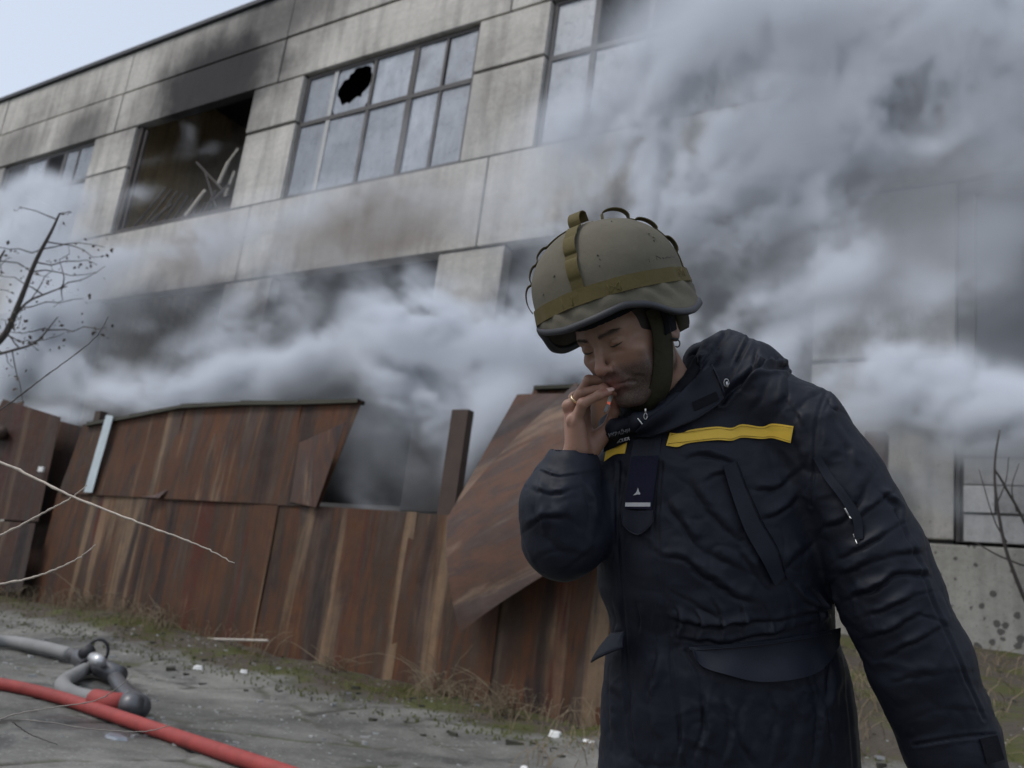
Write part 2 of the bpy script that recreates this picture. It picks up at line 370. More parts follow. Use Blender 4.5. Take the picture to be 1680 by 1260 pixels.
# ------------------------------------------------------------------ the building
bld = empty('factory_building', (-15, BY, 1.3)); tag(bld, 'long grey concrete panel factory building with burnt out windows, wrapped in smoke', 'building')
BO = np.array([-15, BY, 1.3])
def bpart(name, mb_or_box, m, parent=None, bevel=0):
    """a part of the building; vertices are in world space"""
    mb = mb_or_box
    if not isinstance(mb, MB): a, b = mb; mb = MB(); mb.box(a, b)
    v = np.array(mb.v); org = v.mean(0)
    o = mesh(name, v, mb.f, m, None, False, origin=org)
    par = parent or bld; o.parent = par
    po = BO if par is bld else np.array(par['org']); o.location = org - po
    o['org'] = [float(t) for t in org]
    if bevel:
        bv = o.modifiers.new('edge', 'BEVEL'); bv.width = bevel; bv.segments = 2
    return o
def clean(o):
    if 'org' in o: del o['org']
def panel(x0, x1, z0, z1, m='concrete', y=BY, t=.3, name='wall_panel', g=.022, proud=None):
    pr = rnd.uniform(-.02, .02) if proud is None else proud
    return bpart(name, ((x0 + g, y + pr, z0 + g), (x1 - g, y + t, z1 - g)), M[m], bevel=.02)
J = [-41.8, -34.1, -26.5, -19.02, -11.36, -3.75, 3.9, 11.5]
for a, b in zip(J[:-1], J[1:]):
    panel(a, b, 15.9, 17.42, t=.42); panel(a, b, 14.47, 15.88)
WIN = [(-40.7, -35.2), (-33.0, -27.5), (-25.3, -19.92), (-17.95, -12.2), (-10.24, -4.6), (-2.6, 3.1), (5.2, 10.6)]
prev = J[0]
for a, b in WIN + [(J[-1], None)]:
    for z0, z1 in ((10.8, 13.05), (13.07, 14.45)): panel(prev, a, z0, z1, name='pier_panel')
    prev = b
for a, b in zip(J[:-1], J[1:]): panel(a, b, 8.62, 10.78, name='spandrel_panel', t=.36)
# ground floor piers, fill and plinth
GW = [(-40.7, -35.2), (-33.0, -27.5), (-24.9, -19.4), (-17.6, -12.37), (-10.6, -4.2), (-2.04, 3.4)]
prev = J[0]
for a, b in GW + [(J[-1], None)]:
    for z0, z1 in ((2.93, 5.7), (5.72, 8.6)): panel(prev, a, z0, z1, name='pier_panel')
    prev = b
for a, b in zip(J[:-1], J[1:]): panel(a, b, .6, 2.9, 'plinth', y=BY - .05, t=.5, name='plinth_panel', proud=0)
bpart('roof_flashing', ((-41.9, BY - .10, 17.43), (11.6, BY + .6, 17.56)), M['roofcap'])
# cores behind the panels so the joints are closed, then floors, back wall and roof
for x0, x1, z0, z1 in [(-41.8, 11.5, 14.6, 17.4), (-41.8, 11.5, 8.75, 10.65), (-41.8, 11.5, .6, 2.8)]:
    bpart('wall_core', ((x0, BY + .07, z0), (x1, BY + .28, z1)), M['backing'])
for L_ in (WIN, GW):
    z0, z1 = (10.65, 14.6) if L_ is WIN else (2.8, 8.75)
    prev = J[0]
    for a, b in L_ + [(J[-1], None)]:
        bpart('pier_core', ((prev + .03, BY + .07, z0 + .001), (a - .03, BY + .28, z1 - .001)), M['backing']); prev = b
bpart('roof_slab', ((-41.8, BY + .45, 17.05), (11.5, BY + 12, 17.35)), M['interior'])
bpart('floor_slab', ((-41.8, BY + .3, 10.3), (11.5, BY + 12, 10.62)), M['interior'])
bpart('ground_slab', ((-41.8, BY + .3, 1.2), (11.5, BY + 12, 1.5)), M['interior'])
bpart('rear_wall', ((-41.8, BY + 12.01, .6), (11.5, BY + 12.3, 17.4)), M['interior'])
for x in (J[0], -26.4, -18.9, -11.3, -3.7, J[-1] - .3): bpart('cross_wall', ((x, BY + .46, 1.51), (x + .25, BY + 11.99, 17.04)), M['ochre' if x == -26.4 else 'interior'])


def window(x0, x1, z0, z1, cols, rows, broken=(), y=BY + .12, holes=None, frame=True, extra=()):
    w = bpart('window', ((x0, y, z0), (x1, y + .09, z0 + .09)), M['frame'])       # sill bar carries the rest
    t = .09
    for a, b in (((x0, y, z1 - t), (x1, y + .09, z1)), ((x0, y - .002, z0 + t), (x0 + t, y + .09, z1 - t)), ((x1 - t, y - .002, z0 + t), (x1, y + .09, z1 - t))): bpart('frame', (a, b), M['frame'], w)
    zs = [z0] + list(rows) + [z1]; xs = [x0] + [c[0] for c in cols] + [x1]
    for z in rows: bpart('transom', ((x0 + t, y - .01, z - .06), (x1 - t, y + .08, z + .06)), M['frame'], w)
    for cx, th, wf in cols:
        for k in range(len(zs) - 1):
            lo = zs[k] + (.065 if k else t) + .002; hi = zs[k + 1] - (.065 if k < len(rows) else t) - .002
            bpart('mullion', ((cx - th, y - .004, lo), (cx + th, y + .07, hi)), M['white_frame' if wf else 'frame'], w)
    for i in range(len(xs) - 1):
        for k in range(len(zs) - 1):
            if (i, k) in broken: continue
            a, b, c, d = xs[i] + .07, xs[i + 1] - .07, zs[k] + .08, zs[k + 1] - .08
            mb = MB(); yy = y + .03; ti = rnd.uniform(-.012, .012)
            if (i, k) in (holes or {}):
                cxh, czh, rx, rz = holes[(i, k)]; n = 28; o_, i_ = [], []
                for s in range(n):
                    an = 2 * math.pi * s / n; dx, dz = math.cos(an), math.sin(an)
                    sc = min((b - a) / 2 / max(abs(dx), 1e-6), (d - c) / 2 / max(abs(dz), 1e-6))
                    o_.append(((a + b) / 2 + dx * sc, yy, (c + d) / 2 + dz * sc))
                    rr = 1 + rnd.uniform(-.16, .10) + .18 * math.sin(an * 2 + .8); hx = min(max(cxh + dx * rx * rr, a + .01), b - .01); hz = min(max(czh + dz * rz * rr, c + .01), d - .01)
                    i_.append((hx, yy, hz))
                v = o_ + i_ + [(p[0], p[1] + .006, p[2]) for p in o_ + i_]
                f = [(s, (s + 1) % n, n + (s + 1) % n, n + s) for s in range(n)] + [(2 * n + s, 3 * n + s, 3 * n + (s + 1) % n, 2 * n + (s + 1) % n) for s in range(n)] + [(n + s, n + (s + 1) % n, 3 * n + (s + 1) % n, 3 * n + s) for s in range(n)]
                mb.add(v, f)
            else:
                # two or three sheets of glass, now and then a cracked corner
                mb.add([(a, yy + ti, c), (b, yy - ti, c), (b, yy - ti, d - (rnd.uniform(.1, .4) if rnd.random() < .2 else 0)), (a, yy + ti, d), (a, yy + ti + .006, c), (b, yy - ti + .006, c), (b, yy - ti + .006, d), (a, yy + ti + .006, d)], [(0, 1, 2, 3), (4, 7, 6, 5), (0, 4, 5, 1), (1, 5, 6, 2), (2, 6, 7, 3), (3, 7, 4, 0)])
            bpart('pane', mb, M['pane'], w)
    return w
c3 = [(-16.86, .07, True), (-15.5, .05, False), (-14.15, .09, False), (-13.2, .035, False)]
w3 = window(-17.93, -12.22, 10.83, 14.44, c3, [12.98], holes={(1, 1): (-16.12, 13.78, .50, .58)})
window(-10.22, -4.62, 10.83, 14.44, [(-9.1, .07, False), (-7.8, .06, False), (-6.4, .08, False), (-5.5, .04, False)], [12.98], broken=((1, 1), (2, 1), (3, 1)))
window(-32.98, -27.52, 10.83, 14.44, [(-31.7, .07, False), (-30.4, .06, False), (-29.3, .09, False), (-28.5, .04, False)], [13.1], broken=((0, 1),(2, 1)))
window(-2.58, 3.08, 10.83, 14.44, [(-1.4, .07, False), (0, .06, False), (1.5, .09, False)], [12.98])
window(-40.68, -35.22, 10.83, 14.44, [(-38, .07, False)], [13.0])
window(5.22, 10.58, 10.83, 14.44, [(8, .07, False)], [13.0])
# burnt window: charred frame remains only at the sides, hanging laths and splinters inside
w2 = bpart('burnt_window', ((-25.3, BY + .1, 10.83), (-19.95, BY + .25, 10.95)), M['timber']); w2['label'] = 'burnt out window opening with charred frame stubs'
bpart('frame', ((-25.29, BY + .1, 10.96), (-25.12, BY + .22, 14.44)), M['timber'], w2)
bpart('mullion', ((-24.95, BY + .12, 10.96), (-24.88, BY + .2, 14.3)), M['timber'], w2)
for k in range(9):
    x = -24.1 + k * .30; mb = MB(); z = 12.5 - k * .12
    mb.tube([(x, BY + .7, z), (x - .9 + .1 * k, BY + .5, z - 1.35)], .035, 5); bpart('lath', mb, M['timber'], w2)
for p, q, r_, mm in [((-20.45, 13.05 - .7), (-20.75, 11.75), .05, 'palewood'), ((-20.2, 11.6), (-20.9, 11.2), .04, 'timber'), ((-20.1, 12.0), (-20.35, 11.3), .045, 'palewood'), ((-21.2, 11.6), (-21.9, 10.95), .05, 'palewood'), ((-20.7, 11.5), (-21.1, 10.95), .035, 'timber'), ((-21.9, 12.6), (-20.2, 11.3), .03, 'timber'), ((-21.4, 12.2), (-20.6, 11.0), .03, 'timber'), ((-20.15, 12.7), (-20.6, 12.3), .03, 'palewood'), ((-22.6, 11.4), (-23.6, 10.95), .04, 'timber')]:
    mb = MB(); mb.tube([(p[0], BY + .05, p[1]), ((p[0] + q[0]) / 2, BY + .075, (p[1] + q[1]) / 2), (q[0], BY + .1, q[1])], r_, 5); bpart('splinter', mb, M[mm], w2)
# lower right opening with its frame, then the block infill
w5 = bpart('window', ((-2.02, BY + .1, 5.02), (3.38, BY + .25, 5.14)), M['frame'])
for a, b in (((-2.02, BY + .06, 5.145), (-1.8, BY + .25, 8.38)), ((-2.02, BY + .058, 8.385), (3.38, BY + .25, 8.56)), ((.3, BY + .1, 5.145), (.45, BY + .2, 8.38))): bpart('frame', (a, b), M['frame'], w5)
M['pane_dark'] = simple('dark_pane', (.05, .058, .07), .3, var=.6, sc=2, bmp=0)  # the dark of the interior behind is put into the pane colour
for a, b in ((-1.78, .28), (.47, 3.3)): bpart('pane', ((a, BY + .16, 5.15), (b, BY + .17, 8.37)), M['pane_dark'], w5)
zrow = [2.93, 3.345, 3.755, 4.16, 4.57, 4.98]
for r_ in range(5):
    x = -1.95; first = .42 if r_ % 2 else .86
    while x < 3.35:
        ln = first if x < -1.94 else .86; x2 = min(x + ln, 3.38); pr = rnd.uniform(-.015, .022)
        if x2 - x > .1: bpart('block', ((x + .012, BY + .02 + pr, zrow[r_] + .012), (x2 - .012, BY + .24, zrow[r_ + 1] - .012)), M['block'], bevel=.012)
        x = x2
bpart('infill_backing', ((-1.99, BY + .045, 2.94), (3.38, BY + .23, 4.99)), M['mortar'])
bpart('corner_strip', ((-2.03, BY - .005, 2.93), (-1.98, BY + .1, 5.0)), M['frame'])
for a, b in GW[:5]:      # ragged glazing bars low down in the other ground floor openings
    w = bpart('window', ((a, BY + .12, 2.94), (b, BY + .2, 3.05)), M['frame'])
# rusty stanchion by the wall
pc = MB(); pc.box((-3.18, 13.9, 1.35), (-2.9, 14.2, 4.4)); po = pc.build('steel_stanchion', M['rust']); tag(po, 'rusty steel stanchion against the wall beside the concrete blocks', 'post')

# ------------------------------------------------------------------ rusty sheet fence
fen = empty('sheet_metal_fence', (-9, FY, 0)); tag(fen, 'tall rusty sheet metal fence, two tiers high with a torn open gap', 'fence')
def sheet(corners, m='rust', n=(10, 12), y=FY, bulge=.02, rot=0, name='sheet', parent=None, seed=0, thick=.006, bow=(0, 0), label=None, ang=None, zbase=None):
    """corners: four (x, z) bottom-left, bottom-right, top-right, top-left in the plane Y = y"""
    c = np.array(corners, float); ys = np.broadcast_to(np.asarray(y, float), (4,))
    nu, nv = n; u, w = np.meshgrid(np.linspace(0, 1, nu), np.linspace(0, 1, nv), indexing='ij')
    B = [(1 - u) * (1 - w), u * (1 - w), u * w, (1 - u) * w]
    X = sum(b * q[0] for b, q in zip(B, c)); Zq = sum(b * q[1] for b, q in zip(B, c)); Yq = sum(b * q for b, q in zip(B, ys))
    P = np.stack([X * 1.3, Zq * .8, X * 0 + seed * 3.1], -1)
    Yq = Yq + bulge * 2 * (fbm(P, 3, 50 + seed) - .5) - bow[0] * np.sin(np.pi * u) - bow[1] * np.sin(np.pi * w)
    if zbase is not None: Zq = np.where(w == 0, [[zbase(x) for x in r] for r in X], Zq) if False else Zq
    V = np.stack([X, Yq, Zq], -1).reshape(-1, 3); org = V.mean(0); 
    i, j = np.meshgrid(np.arange(nu - 1), np.arange(nv - 1), indexing='ij'); a = (i * nv + j).ravel()
    f = np.stack([a, a + nv, a + nv + 1, a + 1], -1)
    loc = V - org
    if ang is not None:      # local Z runs along the rust streaks
        Ra = np.array([[math.cos(ang), 0, math.sin(ang)], [0, 1, 0], [-math.sin(ang), 0, math.cos(ang)]]); loc = loc @ Ra
    o = mesh(name, loc, f, M[m], None, True)
    if ang is not None: o.rotation_euler = (0, ang, 0)
    par = parent if parent is not None else fen
    o.parent = par; o.location = org - np.array(par.location)
    s = o.modifiers.new('thickness', 'SOLIDIFY'); s.thickness = thick
    e_ = o.modifiers.new('crisp', 'EDGE_SPLIT'); e_.split_angle = .6
    if label: o['label'] = label
    return o
xs = [-14.25, -11.7, -9.2, -6.9]
for k, (a, b) in enumerate(zip(xs[:-1], xs[1:])):
    sheet([(a - .03, gz(a, FY) - .1), (b + .03, gz(b, FY) - .1), (b + .03, 2.14 - .01 * k), (a - .03, 2.15 - .01 * k)], seed=k, y=FY - .012 * (k % 2))
xs = [-6.92, -5.6, -4.3, -3.25, -2.75]
for k, (a, b) in enumerate(zip(xs[:-1], xs[1:])):
    sheet([(a - .03, gz(a, FY) - .15), (b + .03, gz(b, FY) - .15), (b + .03, 2.10), (a - .03, 2.11)], 'rust' , seed=k + 9, y=FY - .012 * (k % 2) + (.03 if k else 0))
xs = [-14.05, -11.6, -9.15, -8.05]
tp = [3.25, 3.5, 3.5, 3.5]
for k, (a, b) in enumerate(zip(xs[:-1], xs[1:])):
    bl = -14.0 + .1 if k == 0 else a
    br = -8.42 if k == 2 else b
    sheet([(a - .12 if k == 0 else a - .03, 2.11), (br + .03 if k < 2 else br, 2.12), (b + .03 if k < 2 else b, tp[k + 1]), (a - .03, tp[k])], seed=k + 20, y=(FY - .03 - .012 * (k % 2),) * 2 + (FY + .02,) * 2, bulge=.03)
sheet([(-13.42, 2.14), (-13.20, 2.14), (-13.13, 3.35), (-13.33, 3.37)], 'paint_white', (3, 8), y=FY - .085, seed=3, bulge=.012, name='painted_strip', label='pale flaking painted strip')
sheet([(-11.95, 2.11), (-11.55, 2.11), (-11.45, 2.25), (-11.75, 2.13)], 'rust_dull', (4, 4), y=(FY - .16, FY - .1, FY - .06, FY - .06), seed=4, name='bent_lip')
sheet([(-8.95, 2.16), (-8.42, 2.10), (-7.93, 3.12), (-8.9, 2.92)], 'rust_dull', (8, 8), y=(FY - .05, FY - .10, FY - .34, FY - .12), seed=7, name='bent_sheet', label='torn sheet bent outwards at the gap')
sheet([(-5.95, 2.0), (-4.4, 2.0), (-4.4, 3.6), (-5.55, 3.6)], 'rust', (10, 10), y=FY + .10, seed=31, bulge=.03)
sheet([(-4.4, 2.0), (-3.85, 2.0), (-3.95, 3.5), (-4.4, 3.58)], 'rust', (6, 10), y=FY + .10, seed=32, bulge=.03)
# the big torn sheet hanging across
pl = sheet([onY(752, 1038, 8.1)[[0, 2]], onY(1010, 878, 8.0)[[0, 2]], onY(948, 628, 8.3)[[0, 2]], onY(728, 846, 8.1)[[0, 2]]], 'rust_dull', (16, 14), y=(8.12, 8.0, 8.28, 8.16), seed=12, bulge=.03, bow=(.12, .10), name='hanging_sheet', ang=math.radians(64), label='large torn sheet hanging diagonally across the fence')
sheet([onY(728, 850, 8.1)[[0, 2]], onY(940, 700, 8.15)[[0, 2]], onY(935, 645, 8.35)[[0, 2]], onY(850, 648, 8.4)[[0, 2]]], 'rust_dull', (14, 12), y=(8.155, 8.25, 8.37, 8.37), seed=13, bulge=.02, name='hanging_sheet', ang=math.radians(64), bow=(.02, .0))
def fpost(x, z1, w=.16, m='rust_dark', y=FY + .12, name='post'):
    mb = MB(); mb.box((x - w / 2, y, gz(x, FY) - .3), (x + w / 2, y + .12, z1)); o = mb.build(name, M[m]); o.parent = fen; o.location = (9, -FY, 0); return o
fpost(-6.56, 3.38, .24)
for x in (-13.9, -11.4, -8.9, -4.3): fpost(x, 3.5)
mb = MB()
pts = [(-13.9, 3.24), (-12.8, 3.35), (-11.6, 3.49), (-10.3, 3.51), (-9.15, 3.49), (-8.08, 3.49)]
for (a, z), (b, z2) in zip(pts[:-1], pts[1:]): mb.add([(a, FY - .045, z - .03), (b, FY - .045, z2 - .03), (b, FY + .10, z2 - .03), (a, FY + .10, z - .03), (a, FY - .035, z + .035), (b, FY - .035, z2 + .02), (b, FY + .10, z2 + .02), (a, FY + .10, z + .035)], [(0, 3, 2, 1), (4, 5, 6, 7), (0, 1, 5, 4), (2, 3, 7, 6)])
o = mb.build('top_rail', M['mossy']); o.parent = fen; o.location = (9, -FY, 0)
mb = MB(); mb.box((-5.5, FY + .02, 3.57), (-3.95, FY + .2, 3.61)); o = mb.build('top_rail', M['mossy']); o.parent = fen; o.location = (9, -FY, 0)

sheet([(-15.9, .3), (-14.2, .3), (-14.0, 3.2), (-15.9, 3.5)], 'rust_plate', (10, 10), y=FY + .16, seed=44, bulge=.04)
# leaning rusted hatch plates left of the fence
gt = empty('rusted_metal_gate', (-16, FY, .4)); tag(gt, 'brown rusted metal gate leaf leaning at the left end of the fence', 'gate')
q = lambda x, y, Y=FY: onY(x, y, Y)[[0, 2]]
sheet([q(-90, 848), q(76, 858), q(112, 688), q(18, 658)], 'rust_plate', y=FY - .15, seed=41, parent=gt, name='plate', bulge=.04)
sheet([q(-90, 985), q(58, 972), q(80, 862), q(-90, 852)], 'rust_plate', y=FY - .22, seed=42, parent=gt, name='plate', bulge=.03)
sheet([q(-60, 848, 8.2), q(-10, 852, 8.2), q(30, 655, 8.2), q(0, 665, 8.2)], 'rust_plate', y=FY - .1, seed=43, parent=gt, name='plate', bulge=.03)
mb = MB(); a = onY(4, 712, FY - .2); mb.tube([a + (-.3, 0, 0), a, a + (.18, -.12, .03)], .09, 12); o = mb.build('pipe_stub', M['rust_dark'], smooth=True); o.parent = gt; o.location = (16, -FY, -.4)
mb = MB(); a = onY(68, 770, FY - .21); mb.box(a - (.07, .02, .04), a + (.07, .01, .04)); o = mb.build('latch_plate', M['rubble']); o.parent = gt; o.location = (16, -FY, -.4)
# ------------------------------------------------------------------ body tools: distance fields meshed by surface nets
# U space: x right, y down, z away from the camera, 1 unit = KU metres; origin on the lens axis at depth D0
D0 = 1.65; KU = D0 / FPX
def U(px, py, w=0): s = 1 + w / FPX; return np.array([(px - 840) * s, (py - 630) * s, float(w)])
def toW(v):
    v = np.atleast_2d(np.asarray(v, float)); c = np.stack([v[:, 0] * KU, -v[:, 1] * KU, -(D0 + v[:, 2] * KU)], 1)
    return c @ R.T + CAM
def fromW(v):                        # world -> photo pixel and U depth
    c = (np.asarray(v, float) - CAM) @ R; d = -c[..., 2]
    return 840 + FPX * c[..., 0] / d, 630 - FPX * c[..., 1] / d, (d - D0) / KU
def smin(a, b, k): 
    h = np.clip(.5 + .5 * (b - a) / k, 0, 1); return b + (a - b) * h - k * h * (1 - h)
def smax(a, b, k): return -smin(-a, -b, k)
def sph(p, c, r): return np.sqrt(((p - np.asarray(c, np.float32)) ** 2).sum(-1)) - r
def ell(p, c, r, M3=None):
    q = p - np.asarray(c, np.float32)
    if M3 is not None: q = q @ np.asarray(M3, np.float32)
    r = np.asarray(r, np.float32); k0 = np.sqrt(((q / r) ** 2).sum(-1)); k1 = np.sqrt(((q / r ** 2) ** 2).sum(-1)) + 1e-6
    return k0 * (k0 - 1) / k1
def cone(p, a, b, ra, rb):
    a = np.asarray(a, np.float32); b = np.asarray(b, np.float32); ba = b - a; pa = p - a
    h = np.clip((pa @ ba) / (ba @ ba), 0, 1); return np.sqrt(((pa - h[..., None] * ba) ** 2).sum(-1)) - (ra + (rb - ra) * h)
def chain(p, pts, rs, k=6):
    d = None
    for (a, b, r0, r1) in zip(pts[:-1], pts[1:], rs[:-1], rs[1:]):
        e = cone(p, a, b, r0, r1); d = e if d is None else smin(d, e, k)
    return d
def loft(p, rings):                  # rings: (y, cx, a, cz, b, tx) along U y; elliptical sections
    r = np.array(rings, float); y = p[..., 1]
    g = lambda k: np.interp(y, r[:, 0], r[:, k]).astype(np.float32)
    cx, a, cz, b = g(1), g(2), g(3), g(4)
    dx = (p[..., 0] - cx) / a; dz = (p[..., 2] - cz) / b
    d = (np.sqrt(dx * dx + dz * dz) - 1) * np.minimum(a, b)
    return np.maximum(d, np.maximum(r[0, 0] - y, y - r[-1, 0]))
def nets(fn, lo, hi, h):
    lo = np.array(lo, np.float32); n = np.ceil((np.array(hi) - lo) / h).astype(int) + 1
    ax = [lo[k] + h * np.arange(n[k], dtype=np.float32) for k in range(3)]
    F = np.empty(n, np.float32); step = max(1, int(2_000_000 / (n[1] * n[2])))
    for i in range(0, n[0], step):
        G = np.stack(np.meshgrid(ax[0][i:i + step], ax[1], ax[2], indexing='ij'), -1); F[i:i + step] = fn(G)
    S = F < 0; c = n - 1
    corners = [(a, b, d) for a in (0, 1) for b in (0, 1) for d in (0, 1)]
    cnt = sum(S[a:a + c[0], b:b + c[1], d:d + c[2]].astype(np.int8) for a, b, d in corners)
    act = (cnt > 0) & (cnt < 8); I = np.argwhere(act); idx = -np.ones(c, np.int64); idx[act] = np.arange(len(I))
    P = np.zeros((len(I), 3)); K = np.zeros(len(I))
    for a in corners:
        for k in range(3):
            if a[k]: continue
            b = list(a); b[k] = 1
            A = F[I[:, 0] + a[0], I[:, 1] + a[1], I[:, 2] + a[2]]; B = F[I[:, 0] + b[0], I[:, 1] + b[1], I[:, 2] + b[2]]
            m = (A < 0) != (B < 0); t = np.where(m, A / np.where(m, A - B, 1), 0)
            q = np.tile(np.array(a, float), (len(I), 1)); q[:, k] = t
            P += q * m[:, None]; K += m
    P = P / K[:, None] + I; V = lo + P * h; faces = []
    for k in range(3):
        u, w = (k + 1) % 3, (k + 2) % 3
        sl0 = [slice(None)] * 3; sl1 = [slice(None)] * 3; sl0[k] = slice(0, -1); sl1[k] = slice(1, None)
        A = S[tuple(sl0)]; B = S[tuple(sl1)]; E = np.argwhere(A != B)
        ok = (E[:, u] > 0) & (E[:, w] > 0) & (E[:, u] < c[u]) & (E[:, w] < c[w]); E = E[ok]
        flip = A[E[:, 0], E[:, 1], E[:, 2]]
        def cell(du, dw):
            q = E.copy(); q[:, u] -= du; q[:, w] -= dw; return idx[q[:, 0], q[:, 1], q[:, 2]]
        a, b, cc, d = cell(1, 1), cell(0, 1), cell(0, 0), cell(1, 0)
        faces.append(np.where(flip[:, None], np.stack([a, b, cc, d], 1), np.stack([a, d, cc, b], 1)))
    return V, np.vstack(faces)
def relax(V, Fq, it=2, lam=.5):
    for _ in range(it):
        S = np.zeros_like(V); n = np.zeros(len(V))
        for a, b in ((0, 1), (1, 2), (2, 3), (3, 0)):
            for i, j in ((a, b), (b, a)):
                np.add.at(S, Fq[:, i], V[Fq[:, j]]); np.add.at(n, Fq[:, i], 1)
        V = V + lam * (S / n[:, None] - V)
    return V
def quadmesh(name, V, Fq, m, parent=None, smooth=True):
    me = bpy.data.meshes.new(name); me.vertices.add(len(V)); me.vertices.foreach_set('co', np.asarray(V, np.float32).ravel())
    me.loops.add(len(Fq) * 4); me.loops.foreach_set('vertex_index', np.asarray(Fq, np.int32).ravel())
    me.polygons.add(len(Fq)); me.polygons.foreach_set('loop_start', np.arange(0, len(Fq) * 4, 4, dtype=np.int32))
    me.update(calc_edges=True); me.validate(); me.polygons.foreach_set('use_smooth', [smooth] * len(me.polygons)); 
    if m: me.materials.append(m)
    return link(name, me, parent)
def subdivide(o):                    # one Catmull-Clark level, applied
    s = o.modifiers.new('s', 'SUBSURF'); s.levels = 1; s.render_levels = 1
    dg = bpy.context.evaluated_depsgraph_get(); me = bpy.data.meshes.new_from_object(o.evaluated_get(dg)); o.modifiers.clear()
    old = o.data; nm = old.name; o.data = me; bpy.data.meshes.remove(old); me.name = nm
def getv(me): a = np.empty(len(me.vertices) * 3, np.float32); me.vertices.foreach_get('co', a); return a.reshape(-1, 3).astype(float)
def getn(me): a = np.empty(len(me.vertices) * 3, np.float32); me.vertex_normals.foreach_get('vector', a); return a.reshape(-1, 3).astype(float)
def tree_of(objs):
    v, f = [], []
    for o in objs:
        b = len(v); mw = o.matrix_world
        v += [tuple(x) for x in getv(o.data)]; f += [tuple(i + b for i in p.vertices) for p in o.data.polygons]
    return BVHTree.FromPolygons(v, f)
def hit(tree, px, py, off=0.0):      # first surface point on the sight line of a photo pixel, lifted towards the camera by off metres
    d = Vector(ray(px, py)).normalized(); h = tree.ray_cast(Vector(CAM), d)
    if h[0] is None: return None
    return np.array(h[0] - d * off)

# skin and cloth materials
def m_skin():
    m, nt, b = newmat('skin'); o = tex(nt, 'Object', rand=False)
    n = noise(nt, o, 35, 5, .6); n2 = noise(nt, o, 12, 4, .6)
    col = mix(nt, n2, (.22, .128, .088), (.31, .19, .135)); col = mix(nt, ramp(nt, n, [(.5, 0.), (.8, .5)]), col, (.30, .14, .11))
    st = N(nt, 'ShaderNodeAttribute', attribute_name='stubble').outputs['Fac']; col = mix(nt, math_(nt, 'MULTIPLY', math_(nt, 'MULTIPLY', st, math_(nt, 'ADD', .45, noise(nt, o, 420, 2, .5))), .8), col, (.05, .038, .032))
    rd = N(nt, 'ShaderNodeAttribute', attribute_name='red').outputs['Fac']; col = mix(nt, math_(nt, 'MULTIPLY', rd, .35), col, (.33, .085, .07))
    setc(nt, b, col, .48, 0, .4); b.inputs['Subsurface Weight'].default_value = .12; b.inputs['Subsurface Radius'].default_value = (.008, .003, .0015); b.inputs['Subsurface Scale'].default_value = 1.0
    bump(nt, b, math_(nt, 'ADD', noise(nt, o, 260, 3, .6), math_(nt, 'MULTIPLY', noise(nt, o, 90, 4, .6), .7)), .35, .0012); return m
M['skin'] = m_skin()
def m_cloth(name, c, rough=.62, weave=900, var=.25, bm=.25, spec=.4, wrinkle=.5, sheen=0):
    m, nt, b = newmat(name); o = tex(nt, 'World', rand=False); n = noise(nt, o, 7, 5, .65)
    col = mix(nt, n, tuple(x * (1 - var) for x in c), tuple(x * (1 + var) for x in c)); setc(nt, b, col, rough, 0, spec)
    if sheen: b.inputs['Sheen Weight'].default_value = sheen; b.inputs['Sheen Roughness'].default_value = .4
    w = noise(nt, tex(nt, 'World', (1, 1.0, 1), rand=False), weave, 2, .5)
    cr = noise(nt, o, 30, 5, .62, 1.2)
    p = bump(nt, b, cr, wrinkle, .005); bump(nt, b, w, bm, .0006, p); return m
M['navy'] = m_cloth('navy_shell_fabric', (.0056, .0076, .0148), .62, spec=.27, wrinkle=.14)
M['navy_hood'] = m_cloth('navy_quilted_fabric', (.018, .022, .034), .48, wrinkle=.35)
M['black_cloth'] = m_cloth('black_fleece', (.006, .007, .010), .9, weave=500, spec=.2)
M['navy_patch'] = m_cloth('dark_blue_patch', (.007, .0075, .020), .8, spec=.2)
M['yellow'] = m_cloth('yellow_stripe_fabric', (.64, .42, .045), .6, var=.10, wrinkle=.15)
M['khaki'] = m_cloth('khaki_helmet_cover', (.118, .108, .082), .85, var=.40, spec=.15, bm=.7, wrinkle=.22)
M['olive'] = m_cloth('olive_webbing', (.088, .070, .026), .8, weave=1200, var=.3, spec=.25, bm=.6, wrinkle=.3)
M['rimrubber'] = simple('dark_rim_edging', (.022, .023, .028), .6, bmp=.1)
M['silver'] = simple('silver_print', (.42, .42, .43), .5, var=.1, sc=200, bmp=0)
M['grey_print'] = simple('grey_print', (.22, .23, .25), .6, var=.2, sc=200, bmp=0)
M['metal'] = simple('zip_metal', (.55, .55, .52), .3, .9, var=.15, sc=100)
M['gold'] = simple('gold_ring', (.85, .62, .38), .25, 1.0, var=.05, bmp=0)
M['eye'] = simple('eyeball', (.07, .055, .048), .12, var=.1, bmp=0)
M['iris'] = simple('iris', (.02, .014, .01), .1, var=.1, bmp=0)
M['hair'] = simple('dark_hair', (.02, .015, .012), .7, var=.4, sc=200)
M['browhair'] = simple('brown_brow_hair', (.06, .04, .03), .8, var=.3, sc=300)
M['nail'] = simple('finger_nail', (.50, .33, .28), .28, var=.08, sc=40, bmp=0)
M['ink'] = simple('faded_ink', (.035, .032, .025), .9, var=.2, bmp=0)

